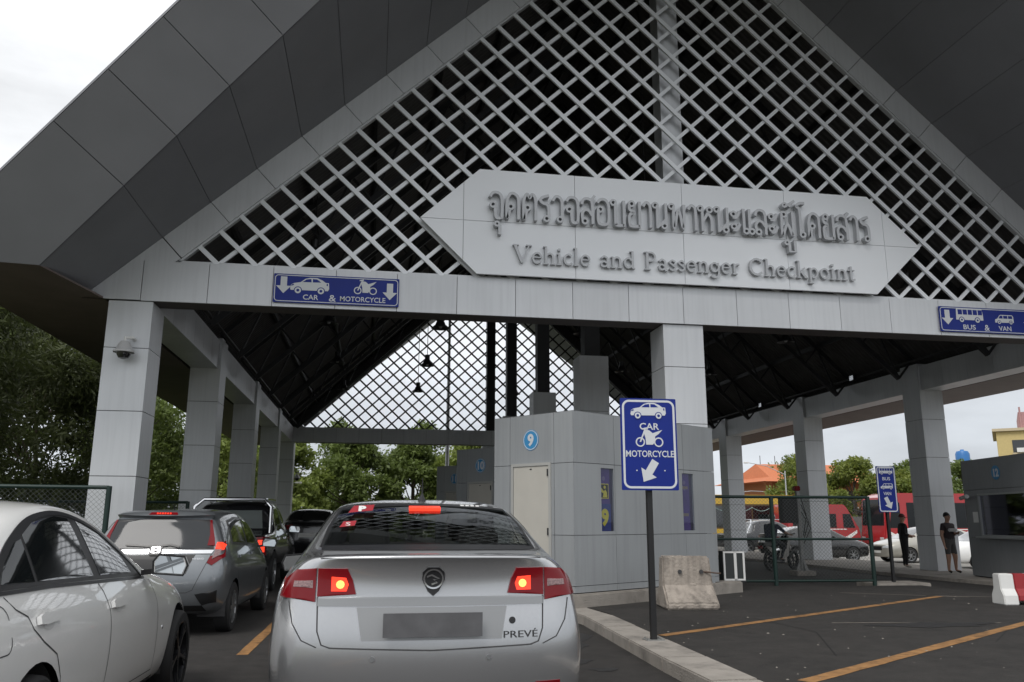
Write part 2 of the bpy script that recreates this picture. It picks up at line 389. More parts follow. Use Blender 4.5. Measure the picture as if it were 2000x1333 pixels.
# eave soffits and roof skin
XE = -6.48
def A_pt(x): return Vector((x, 12.3-.43*(x+4.91), 4.97+SL*(x+4.91)))
def O_pt(x): return Vector((x, 12.12-.43*(x+6.48), 4.97+SL*(x+6.48)))
def B_pt(x, yf): return Vector((x, yf, 4.97+SL*(x+4.91)))
def mx(v, side): return Vector((mirx(v.x), v.y, v.z)) if side else Vector(v)
def my(v, far): return Vector((v.x, YF+YB-v.y, v.z)) if far else Vector(v)
for side in (0, 1):
    f = lambda v: tuple(mx(v, side))
    MB().prism([f(Vector((XE, 12.13, 4.97))), f(Vector((-4.91, 12.31, 4.97))), f(Vector((-4.56, 14.09, 4.97))), f(Vector((-4.56, 40.1, 4.97))), f(Vector((-4.91, 41.9, 4.97))), f(Vector((XE, 42.1, 4.97)))], (0, 0, .03)).build('eave_soffit', m_eave, gate, world=True)
    top = [O_pt(XE), O_pt(CX), my(O_pt(CX), 1), my(O_pt(XE), 1)]
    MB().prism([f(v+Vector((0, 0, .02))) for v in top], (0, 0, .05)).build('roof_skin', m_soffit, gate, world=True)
    # corrugated deck seen from inside
    n = 150; vs = []; fs = []
    xa, xb = -4.9, CX
    for k in range(n*4+1):
        yy = YF+.35+(YB-YF-.5)*k/(n*4); h = (.0, .0, .045, .045)[k % 4]
        for x in (xa, xb): vs.append(f(Vector((x, yy, 5.12+SL*(x+4.9)+h))))
    fs = [(2*k, 2*k+1, 2*k+3, 2*k+2) for k in range(n*4)]
    MB().add(vs, fs).build('roof_deck', m_deck, gate, world=True)
    # purlins along the building
    for k in range(8):
        x = -4.2+k*1.32; z = 5.04+SL*(x+4.9)
        p0, p1 = f(Vector((x, YF+.4, z))), f(Vector((x, YB-.3, z)))
        MB().bar(p0, p1, .07, .14).build('purlin', m_steel, gate, world=True)
    # trusses following the slope
    for py in (17.3, 20.8, 24.0, 27.2, 30.4, 33.8, 37.0):
        mb = MB(); pts_t = []; pts_b = []
        for k in range(10):
            x = -3.9+k*(CX+3.9)/9; pts_t.append(Vector((x, py, 4.93+SL*(x+4.9))))
            pts_b.append(Vector((x+.45, py, 4.93+SL*(x+4.9)-.52)))
        mb.bar(f(pts_t[0]), f(pts_t[-1]), .09, .12); mb.bar(f(pts_b[0]), f(pts_b[-2]), .09, .12)
        for k in range(9):
            mb.bar(f(pts_b[k]), f(pts_t[k+1]), .05, .05)
            mb.bar(f(pts_t[k]), f(pts_b[k]), .05, .05)
        mb.build('roof_truss', m_steel, gate, world=True)
    # cable tray with two small floodlights along the beam
    x = -3.72
    MB().tube([f(Vector((x, 15, 5.80))), f(Vector((x, 40, 5.80)))], .035, 6).build('conduit', m_steel, gate, world=True)
def gable(far):
    yf = YB if far else YF; sg = 1 if far else -1     # outward direction
    g = lambda v, s: tuple(my(mx(v, s), far))
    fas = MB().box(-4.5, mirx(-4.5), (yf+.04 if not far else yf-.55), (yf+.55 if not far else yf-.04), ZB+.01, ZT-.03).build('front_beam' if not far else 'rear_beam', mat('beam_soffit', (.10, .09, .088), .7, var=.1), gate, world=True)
    y0, y1 = (yf, yf+.045) if not far else (yf-.6, yf-.555)
    xs = [-3.979+1.0636*k for k in range(19)]
    for a, b in zip(xs, xs[1:]):
        MB().box(a+.005, b-.005, y0, y1, ZB, ZT).build('fascia_panel', m_clad, fas, world=True)
    if far:                                            # inner face only is seen; outer face too
        for a, b in zip(xs, xs[1:]): MB().box(a+.005, b-.005, yf-.045, yf, ZB, ZT).build('fascia_panel', m_clad, fas, world=True)
    # rake trim, soffit and barge panels
    nrm = Vector((SL, 0, -1)).normalized()             # perpendicular, down into the gable
    W = .478; step = .7335
    for s in (0, 1):
        rake = MB().prism([g(B_pt(-4.7, YF)+Vector((0, .06, 0)), s), g(B_pt(CX, YF)+Vector((0, .06, 0)), s), g(B_pt(CX, YF)+Vector((0, .06, -.6)), s), g(B_pt(-4.2, YF)+Vector((0, .06, -.5)), s)], (0, .05*(-sg), 0)).build('rake_trim', m_core, gate, world=True)
        d = (0, .045*(-sg), 0)
        corner = [Vector((-4.905, YF, 4.97)), Vector((-3.986, YF, 4.97)), Vector((-3.986, YF, ZT)), Vector((-3.49, YF, ZT)), B_pt(-3.725, YF)+nrm*W, B_pt(-3.725, YF)]
        MB().prism([g(v, s) for v in corner], d).build('rake_panel', m_clad, rake, world=True)
        x = -3.715
        while x < CX-.05:
            x2 = min(x+step, CX)
            a, b = B_pt(x+.004, YF), B_pt(x2-.004, YF)
            pa, pb = a+nrm*W, b+nrm*W
            if pb.x > CX: t = (CX-b.x)/(pb.x-b.x) if pb.x != b.x else 0; pb = Vector((CX, YF, b.z-(CX-b.x)*0-W*1.37)) if x2 >= CX else b+nrm*W*t
            if pa.x > CX: pa = Vector((CX, YF, pb.z-.001))
            MB().prism([g(v, s) for v in (a, b, pb, pa)], d).build('rake_panel', m_clad, rake, world=True)
            x = x2
        sof = MB().prism([g(A_pt(-4.9)+Vector((0, .02, .06)), s), g(A_pt(CX)+Vector((0, .02, .06)), s), g(B_pt(CX, YF)+Vector((0, .05, .06)), s), g(B_pt(-4.9, YF)+Vector((0, .05, .06)), s)], (0, 0, .06)).build('gable_soffit', m_core, gate, world=True)
        bg_ = MB().prism([g(A_pt(-4.9)+Vector((0, .06, .03)), s), g(A_pt(CX)+Vector((0, .06, .03)), s), g(O_pt(CX)+Vector((0, .06, -.05)), s), g(O_pt(-6.3)+Vector((.1, .06, -.0)), s)], (0, .04*(-sg), 0)).build('barge_board', m_core, gate, world=True)
        xs2 = [-4.91]+[-3.725+step*k for k in range(13)]+[CX]
        DV = Vector((-.84, -.46, .69))
        for a, b in zip(xs2, xs2[1:]):
            e = .004
            q = [A_pt(a+e), A_pt(b-e), B_pt(b-e, YF-.002), B_pt(a+e, YF-.002)]
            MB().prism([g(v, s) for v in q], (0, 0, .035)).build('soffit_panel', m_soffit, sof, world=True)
            oa = O_pt(-6.48) if a == -4.91 else O_pt(a-.84); ob = O_pt(b-.84) if b < CX else O_pt(CX-.84)
            q = [A_pt(a+e), oa+Vector((e, 0, e)), ob-Vector((e, 0, e)), A_pt(b-e)]
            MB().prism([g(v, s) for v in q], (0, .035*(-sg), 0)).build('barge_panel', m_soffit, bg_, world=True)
        q = [A_pt(CX), O_pt(CX-.84), O_pt(CX)]
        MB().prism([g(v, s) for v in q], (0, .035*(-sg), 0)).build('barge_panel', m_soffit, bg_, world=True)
    # lattice: two layers of flat bars parallel to the roof edges
    zb = 5.66; xl = -3.44; xr = mirx(xl)
    apex = zb+SL*(CX-xl)
    lat = MB().bar((xl, yf+.07*(-sg), zb+.015), (xr, yf+.07*(-sg), zb+.015), .10, .035).build('lattice_frame', m_clad, gate, world=True)
    for s in (0, 1):
        p0 = g(Vector((xl, YF+.07, zb)), s); p1 = g(Vector((CX, YF+.07, apex)), s)
        MB().bar(p0, p1, .10, .035).build('lattice_edge', m_clad, lat, world=True)
    k = 0
    m_lat = m_sign if not far else m_steel
    while True:
        xk = -2.79+.645*k; k += 1
        if xk > xr-.1: break
        # falling bars start on the left edge, rising bars on the right edge
        xe = (xk+xl)/2; ze = zb+SL*(xk-xe)
        lim = zb+SL*(xe-xl)
        if xe <= CX: a = Vector((xe, 0, ze))
        else: a = Vector((CX, 0, zb+SL*(xk-CX)))
        ya, yb2 = yf+.035*(-sg), yf+.085*(-sg)
        for s, yy, ww in ((0, ya, .078), (1, yb2, .068)):
            P0 = mx(Vector((xk, 0, zb)), s); P1 = mx(a, s)
            xe2 = P1.x
            # end where the bar meets the opposite roof edge
            MB().bar((P0.x, yy, P0.z), (P1.x, yy, P1.z), ww, .045, up=(0, 1, 0)).build('lattice_bar', m_lat, lat, world=True)
    return fas
gable(False); gable(True)
# ------------------------------------------------------------------ name sign over the lanes
SGN_Y = 13.93
sign = empty('name_sign', (CX+.01, SGN_Y, 5.68), label='large silver hexagonal board with raised Thai and English lettering on the gable', cat='sign')
HX = [(.64, 6.69), (1.71, 7.70), (9.49, 7.70), (10.56, 6.69), (9.53, 5.69), (1.67, 5.69)]
MB().prism([(x*.995+.03, SGN_Y+.03, 6.69+(z-6.69)*.99) for x, z in HX], (0, .07, 0)).build('backing', m_core, sign, world=True)
SX = [0, 1.42, 3.5, 5.6, 7.7, 9.78, 12]
for a, b in zip(SX, SX[1:]):
    for z0, z1 in ((5, 6.69), (6.69, 8)):
        q = cell(HX, a+.004, b-.004, z0+.004, z1-.004)
        if q: MB().prism([(x, SGN_Y, z) for x, z in q], (0, .05, 0)).build('sign_panel', m_sign, sign, world=True)
MS = frame_mat((0, SGN_Y, 0), (1, 0, 0), (0, 0, 1))
C_ = lambda cx, cy, r: arc(cx, cy, r, r, 0, 330, 11)
TH = {  # advance, strokes, loop centres (unit consonant height)
 'จ': (.68, [[(.28,.50),(.33,.05),(.5,.02),(.57,.12),(.57,.75),(.44,.97),(.2,.98),(.07,.82)]], [(.2,.52)]),
 'ด': (.72, [[(.24,.40),(.12,.02),(.10,.6),(.2,.92),(.36,1),(.54,.9),(.6,.7),(.6,0)]], [(.27,.48)]),
 'ต': (.74, [[(.24,.40),(.12,.02),(.10,.65),(.17,.94),(.27,1),(.36,.86),(.45,1),(.56,.94),(.62,.7),(.62,0)]], [(.27,.48)]),
 'ร': (.56, [[(.45,1),(.2,.93),(.08,.82),(.18,.7),(.36,.65),(.44,.5),(.44,.14)]], [(.35,.1)]),
 'ว': (.58, [[(.06,.8),(.18,.98),(.36,.95),(.46,.75),(.46,.14)]], [(.37,.1)]),
 'ส': (.68, [[(.1,.14),(.08,.38),(.2,.54),(.38,.5),(.52,.32)],[(.06,.75),(.15,.95),(.35,.98),(.52,.8),(.54,0)],[(.44,.88),(.64,1.12)]], [(.19,.1)]),
 'ล': (.68, [[(.1,.14),(.08,.38),(.2,.54),(.38,.5),(.52,.32)],[(.06,.75),(.15,.95),(.35,.98),(.52,.8),(.54,0)]], [(.19,.1)]),
 'อ': (.68, [[(.11,.60),(.1,.15),(.2,.02),(.45,.02),(.56,.15),(.57,.75),(.42,.98),(.2,.98),(.08,.85)]], [(.2,.6)]),
 'บ': (.70, [[(.19,.9),(.19,.1),(.24,.02),(.5,.02),(.57,.1),(.57,1)]], [(.1,.9)]),
 'ย': (.70, [[(.12,.88),(.12,.68),(.3,.55),(.12,.45),(.12,.1),(.2,.02),(.5,.02),(.57,.1),(.57,1)]], [(.22,.9)]),
 'า': (.48, [[(.04,.82),(.14,.98),(.28,.95),(.36,.75),(.36,0)]], []),
 'น': (.74, [[(.19,.9),(.19,0)],[(.19,.06),(.4,.2),(.58,.36)],[(.58,1),(.58,.14)]], [(.1,.9),(.5,.1)]),
 'พ': (.84, [[(.19,.9),(.2,.02),(.42,.78),(.62,.02),(.68,1)]], [(.1,.9)]),
 'ห': (.76, [[(.19,.9),(.19,0)],[(.19,.35),(.45,.74)],[(.45,.70),(.6,.5),(.6,0)]], [(.1,.9),(.52,.86)]),
 'ะ': (.52, [[(.1,.64),(.28,.63),(.42,.88)],[(.1,.14),(.28,.13),(.42,.38)]], [(.14,.76),(.14,.26)]),
 'แ': (.58, [[(.1,1),(.1,.14)],[(.36,1),(.36,.14)]], [(.19,.1),(.45,.1)]),
 'ผ': (.80, [[(.12,.88),(.12,.02),(.38,.5),(.62,.02),(.64,1)]], [(.22,.88)]),
 'โ': (.50, [[(.2,.14),(.2,1.08),(.06,1.24),(.2,1.38),(.46,1.40)]], [(.29,.1)]),
}
def put_strokes(mb, strokes, loops, x, z, h, w, depth, k0=0, lr=.10, smooth=True):
    k = k0
    for s in strokes:
        P = smooth_path(s, 5) if smooth and len(s) > 2 else [Vector((*p, 0)) for p in s]
        ribbon(mb, [(x+p.x*h, z+p.y*h) for p in P], w, depth+k*.0015, MS); k += 1
    for cx, cy in loops:
        ribbon(mb, [(x+p[0]*h, z+p[1]*h) for p in C_(cx, cy, lr)], w*.72, depth+k*.0015, MS, closed=True); k += 1
txt = 'จดตรวจสอบยานพาหนะและผโดยสาร'
tot = sum(TH[c][0] for c in txt); Hh = .50; x = 1.86; kx_ = (9.44-1.86)/(tot*Hh)
for i, c in enumerate(txt):
    adv, st, lp = TH[c]; mb = MB()
    sc = lambda P: [(px*kx_, py) for px, py in P]
    put_strokes(mb, [sc(s) for s in st], [(a*kx_, b) for a, b in lp], x, 6.72, Hh, .054, .12)
    x2 = x+adv*Hh*kx_
    if i == 0: put_strokes(mb, [[(.42,-.26),(.42,-.62)]], [(.32,-.22)], x, 6.72, Hh, .055, .12, 5, .08)
    if c == 'ผ':
        put_strokes(mb, [[(.34,-.28),(.36,-.62),(.58,-.62),(.58,-.16)]], [(.25,-.26)], x, 6.72, Hh, .055, .12, 5, .08, False)
        put_strokes(mb, [[(.26,1.18),(.36,1.28),(.5,1.22)],[(.42,1.30),(.66,1.46)]], [(.24,1.26)], x, 6.72, Hh, .05, .12, 8, .08)
    mb.build('letter', m_letter, sign, world=True); x = x2
EN = {
 'V': (.86, [([(.08,1),(.42,0)],.15),([(.42,0),(.74,1)],.07),([(-.03,1),(.26,1)],.06),([(.6,1),(.88,1)],.06)]),
 'e': (.56, [([(.08,.34),(.47,.34)],.06),(arc(.27,.31,.2,.29,10,325),.11)]),
 'h': (.64, [([(.14,0),(.14,1)],.12),([(.14,.42),(.26,.58),(.4,.57),(.47,.42),(.47,0)],.11),([(.02,0),(.26,0)],.06),([(.36,0),(.59,0)],.06),([(.02,.98),(.14,.98)],.06)]),
 'i': (.32, [([(.14,0),(.14,.6)],.12),([(.02,0),(.26,0)],.06),([(.03,.59),(.14,.59)],.06),([(.08,.85),(.2,.85)],.13)]),
 'c': (.50, [(arc(.27,.31,.2,.29,45,320),.11)]),
 'l': (.32, [([(.14,0),(.14,1)],.12),([(.02,0),(.26,0)],.06),([(.02,.98),(.14,.98)],.06)]),
 'a': (.52, [(arc(.2,.17,.13,.15,20,340),.1),([(.08,.5),(.2,.61),(.34,.54),(.37,.4),(.37,.02),(.48,0)],.11)]),
 'n': (.64, [([(.14,0),(.14,.6)],.12),([(.14,.42),(.26,.58),(.4,.57),(.47,.42),(.47,0)],.11),([(.02,0),(.26,0)],.06),([(.36,0),(.59,0)],.06),([(.03,.59),(.14,.59)],.06)]),
 'd': (.62, [(arc(.25,.31,.18,.28,25,335),.11),([(.46,0),(.46,1)],.12),([(.34,.98),(.46,.98)],.06),([(.46,0),(.57,0)],.06)]),
 'P': (.68, [([(.16,0),(.16,1)],.14),([(.16,.98),(.42,.97),(.55,.75),(.42,.52),(.16,.5)],.1),([(.02,0),(.32,0)],.06),([(.02,1),(.2,1)],.06)]),
 's': (.46, [([(.37,.5),(.22,.6),(.09,.48),(.22,.34),(.37,.17),(.22,.02),(.07,.13)],.1)]),
 'g': (.58, [(arc(.25,.33,.17,.26,25,335),.1),([(.44,.6),(.44,-.1),(.25,-.27),(.06,-.18)],.1)]),
 'r': (.46, [([(.14,0),(.14,.6)],.12),([(.14,.38),(.24,.56),(.4,.56)],.1),([(.02,0),(.28,0)],.06),([(.03,.59),(.14,.59)],.06)]),
 'C': (.82, [(arc(.43,.5,.34,.47,42,318),.13),([(.68,.98),(.68,.76)],.05)]),
 'k': (.62, [([(.14,0),(.14,1)],.12),([(.14,.24),(.46,.6)],.06),([(.24,.36),(.5,0)],.12),([(.02,0),(.26,0)],.06),([(.4,0),(.62,0)],.06),([(.02,.98),(.14,.98)],.06)]),
 'p': (.62, [([(.14,-.3),(.14,.6)],.12),(arc(.32,.31,.18,.28,-155,155),.11),([(.02,-.3),(.28,-.3)],.06),([(.03,.59),(.14,.59)],.06)]),
 'o': (.58, [(arc(.28,.31,.2,.29,0,345),.11)]),
 't': (.44, [([(.18,.84),(.18,.1),(.27,.02),(.38,.06)],.11),([(.03,.6),(.36,.6)],.06)]),
 ' ': (.42, []),
}
txt = 'Vehicle and Passenger Checkpoint'
tot = sum(EN[c][0] for c in txt); Hh = .33; x = 2.33; kx_ = (9.06-2.33)/(tot*Hh)
for c in txt:
    adv, st = EN[c]; mb = MB()
    for k, (s, w) in enumerate(st):
        P = smooth_path(s, 5) if 2 < len(s) < 10 else [Vector((*p, 0)) for p in s]
        ribbon(mb, [(x+p.x*Hh*kx_, 5.92+p.y*Hh) for p in P], w*Hh*1.0, .075+k*.0015, MS)
    if st: mb.build('letter', m_letter, sign, world=True)
    x += adv*Hh*kx_

# ------------------------------------------------------------------ blue road signs with pictograms
def ppoly(name, pts, M, material, parent, d0, d1=.002):
    mb = MB(); mb.prism([Vector((p[0], p[1], d0)) for p in pts], (0, 0, d1), m=M); return mb.build(name, material, parent, world=True)
def disc(cx, cy, r, n=20): return arc(cx, cy, r, r, 0, 360*(n-1)/n, n-1)
def sx(P, x, y, s, flip=False): return [(x+(-p[0] if flip else p[0])*s, y+p[1]*s) for p in P]
def pic_car(x, y, s, M, par, d):
    ppoly('car_pictogram', sx([(0,.09),(.02,.2),(.1,.245),(.26,.275),(.38,.37),(.5,.405),(.68,.405),(.82,.345),(.9,.285),(.985,.28),(1,.12),(.97,.06),(.02,.055)], x, y, s), M, m_ink, par, d)
    for w in ([(.31,.28),(.41,.355),(.53,.372),(.54,.28)], [(.57,.28),(.57,.372),(.68,.366),(.79,.285)], [(.93,.26),(.96,.26),(.965,.2),(.93,.2)], [(.02,.19),(.08,.22),(.1,.19),(.03,.165)]): ppoly('window_mark', sx(w, x, y, s), M, m_blue, par, d+.002, .0015)
    for cx in (.2, .79):
        ppoly('wheel_mark', sx(disc(cx, .05, .105), x, y, s), M, m_blue, par, d+.002, .0015); ppoly('wheel_mark', sx(disc(cx, .05, .082), x, y, s), M, m_ink, par, d+.0035, .0015); ppoly('wheel_mark', sx(disc(cx, .05, .038), x, y, s), M, m_blue, par, d+.005, .0015)
def pic_moto(x, y, s, M, par, d):
    for cx in (.17, .83):
        mb = MB(); ribbon(mb, sx(disc(cx, .17, .145), x, y, s), .045*s, .002, M @ Matrix.Translation((0, 0, d)), closed=True); mb.build('wheel_mark', m_ink, par, world=True)
    mb = MB()
    ribbon(mb, sx([(.17,.17),(.37,.66)], x, y, s), .05*s, .0035, M @ Matrix.Translation((0, 0, d))); ribbon(mb, sx([(.24,.62),(.42,.66)], x, y, s), .05*s, .0045, M @ Matrix.Translation((0, 0, d)))
    mb.build('motorcycle_pictogram', m_ink, par, world=True)
    ppoly('motorcycle_pictogram', sx([(.30,.50),(.38,.60),(.5,.58),(.62,.48),(.97,.60),(.84,.46),(.70,.36),(.72,.22),(.62,.08),(.38,.08),(.36,.3)], x, y, s), M, m_ink, par, d+.001)
def pic_bus(x, y, s, M, par, d, van=False):
    if van:
        ppoly('van_pictogram', sx([(0,.12),(.02,.24),(.14,.28),(.26,.44),(.32,.47),(.94,.47),(1,.4),(1,.1),(.02,.08)], x, y, s), M, m_ink, par, d)
        wins = [[(.2,.29),(.29,.43),(.42,.43),(.42,.29)], [(.46,.29),(.46,.43),(.68,.43),(.68,.29)], [(.72,.29),(.72,.43),(.93,.43),(.94,.29)]]; wh = (.22, .84)
    else:
        ppoly('bus_pictogram', sx([(0,.1),(.03,.5),(.97,.5),(1,.3),(1,.1)], x, y, s), M, m_ink, par, d)
        wins = [[(.08+.185*k,.28),(.08+.185*k,.45),(.235+.185*k,.45),(.235+.185*k,.28)] for k in range(5)]; wh = (.2, .78)
    for w in wins: ppoly('window_mark', sx(w, x, y, s), M, m_blue, par, d+.002, .0015)
    for cx in wh:
        ppoly('wheel_mark', sx(disc(cx, .1, .105), x, y, s), M, m_blue, par, d+.002, .0015); ppoly('wheel_mark', sx(disc(cx, .1, .08), x, y, s), M, m_ink, par, d+.0035, .0015); ppoly('wheel_mark', sx(disc(cx, .1, .034), x, y, s), M, m_blue, par, d+.005, .0015)
ARW = [(-.18,1),(.18,1),(.18,.45),(.42,.45),(0,0),(-.42,.45),(-.18,.45)]
def arrow(x, y, s, M, par, d, ang=0., wide=1.):
    c, q = math.cos(ang), math.sin(ang)
    ppoly('arrow', [(x+(p[0]*wide*c-(p[1]-.5)*q)*s, y+(p[0]*wide*q+(p[1]-.5)*c)*s) for p in ARW], M, m_ink, par, d)
def board(root, M, w, h, rim=.03, rad=.05, th=.02):
    mb = MB(); mb.prism([Vector((p[0], p[1], 0)) for p in rrect(0, w, 0, h, .012, 3)], (0, 0, th), m=M); b = mb.build('board', m_blue, root, world=True)
    mb = MB(); ribbon(mb, rrect(rim, w-rim, rim, h-rim, rad, 6), .014*max(1, h/.6), .002, M @ Matrix.Translation((0, 0, th)), closed=True); mb.build('border', m_ink, b, world=True)
    return b
def wtext(t, x, y, size, M, par, d, width=None, m=None, bold=.0035):
    o = text_mesh(t, size, M @ Matrix.Translation((x, y, d+.001)), 'lettering', m or m_ink, par, .0012, bold*size/.1*.35, width=width)
    o.data.transform(Matrix.Translation(-loc_of(par))); return o
# car & motorcycle lane sign on the fascia
s1 = empty('lane_sign', (-.76, 14.0, 5.02), label='blue sign on the fascia reading CAR & MOTORCYCLE with two down arrows', cat='sign')
M1 = frame_mat((-1.835, 14.035, 5.025), (1, 0, 0), (0, 0, 1)); b = board(s1, M1, 2.145, .51, .025, .055)
arrow(.17, .31, .30, M1, b, .021); arrow(1.985, .27, .30, M1, b, .021)
pic_car(.28, .19, .66, M1, b, .021); pic_moto(1.36, .20, .40, M1, b, .021)
wtext('CAR', .63, .065, .125, M1, b, .021, width=.26); wtext('&', 1.0, .05, .17, M1, b, .021, width=.12); wtext('MOTORCYCLE', 1.52, .065, .125, M1, b, .021, width=.78)
s2 = empty('lane_sign', (11.9, 14.0, 5.02), label='blue sign on the fascia reading BUS & VAN at the right edge', cat='sign')
M2 = frame_mat((10.88, 14.035, 5.025), (1, 0, 0), (0, 0, 1)); b = board(s2, M2, 2.145, .51, .025, .055)
arrow(.17, .29, .30, M2, b, .021); arrow(1.985, .27, .30, M2, b, .021)
pic_bus(.36, .19, .60, M2, b, .021); pic_bus(1.22, .19, .42, M2, b, .021, van=True)
wtext('BUS', .63, .06, .135, M2, b, .021, width=.27); wtext('&', 1.02, .05, .17, M2, b, .021, width=.11); wtext('VAN', 1.43, .06, .135, M2, b, .021, width=.28)
# roadside post signs
def post_sign(x, y, z0, zb, w, h, rz, label, post_r, tilt=0.):
    r = empty('road_sign', (x, y, z0), label=label, cat='sign')
    c, q = math.cos(rz), math.sin(rz)
    MB().box(-post_r, post_r, -post_r, post_r, .012, zb+h-z0-.04).build('post', m_black, r)
    bp_ = MB().box(-.1, .1, -.085, .085, 0, .012).build('base_plate', mat('galvanised', (.30, .30, .29), .55, .6, var=.15), r)
    for a, b2 in ((-.075, -.06), (.075, -.06), (.075, .06), (-.075, .06)): MB().lathe([(.012, .012), (.012, .03), (0, .03)], 8, Matrix.Translation((a, b2, 0))).build('bolt', MATS['galvanised'], bp_)
    M = frame_mat((x-w/2*c+q*(post_r+.03), y-w/2*q-c*(post_r+.03), zb), (c, q, tilt), (-tilt*c, -tilt*q, 1))
    return r, M
s3, M3 = post_sign(3.02, 8.85, ISL, 1.70, .645, 1.02, R(-2), 'tall blue CAR MOTORCYCLE arrow sign on a black post on the kerb', .030)
b = board(s3, M3, .645, 1.02, .03, .07)
pic_car(.115, .805, .41, M3, b, .021); wtext('CAR', .325, .668, .105, M3, b, .021, width=.225); pic_moto(.165, .475, .32, M3, b, .021)
wtext('MOTORCYCLE', .325, .365, .10, M3, b, .021, width=.55); arrow(.315, .205, .27, M3, b, .021, R(-32), .9)
for q in ((.17, .215), (.49, .215)): ppoly('rivet', disc(q[0], q[1], .008, 8), M3, m_ink, b, .021)
s4, M4 = post_sign(10.74, 16.1, ISL, 1.56, .42, .96, R(-4), 'smaller blue BUS VAN arrow sign on a black post beyond the mesh fence', .028)
b = board(s4, M4, .42, .96, .02, .045)
pic_bus(.06, .78, .30, M4, b, .021); wtext('BUS', .21, .665, .095, M4, b, .021, width=.17); pic_bus(.07, .47, .27, M4, b, .021, van=True)
wtext('VAN', .21, .355, .095, M4, b, .021, width=.17); arrow(.215, .19, .26, M4, b, .021, R(24), .9)
MB().box(10.1, 11.35, 15.75, 16.45, ISL-.12, ISL+.02).build('sign_plinth', m_conc, s4, world=True, bevel=.015)

# ------------------------------------------------------------------ checkpoint booths
m_door = mat('cream_door', (.50, .48, .43), .5, var=.04)
m_num = mat('number_blue', (.04, .25, .50), .4)
m_purple = mat('purple_blind', (.075, .035, .20), .5, var=.15)
m_yel = mat('yellow_print', (.65, .55, .05), .5)
m_booth = mat('booth_cladding', (.33, .345, .355), .45, .2, var=.05, scale=1.2, streak=.10, piece=.04)
def face_panels(root, o, u, L, zs, us, openings, material, th=.035):
    M = frame_mat(o, u, (0, 0, 1))
    for z0, z1 in zip(zs, zs[1:]):
        for a, b in zip(us, us[1:]):
            cells = [(a+.004, b-.004, z0+.004, z1-.004)]
            for (oa, ob, oz0, oz1) in openings:       # split a panel around an opening
                nc = []
                for (p, q, r_, s_) in cells:
                    if ob <= p or oa >= q or oz1 <= r_ or oz0 >= s_: nc.append((p, q, r_, s_)); continue
                    if oa > p: nc.append((p, oa, r_, s_))
                    if ob < q: nc.append((ob, q, r_, s_))
                    if oz0 > r_: nc.append((max(p, oa), min(q, ob), r_, oz0))
                    if oz1 < s_: nc.append((max(p, oa), min(q, ob), oz1, s_))
                cells = nc
            for (p, q, r_, s_) in cells:
                if q-p > .01 and s_-r_ > .01: MB().box(p, q, r_, s_, -th, 0, m=M).build('wall_panel', material, root, world=True)
    return M
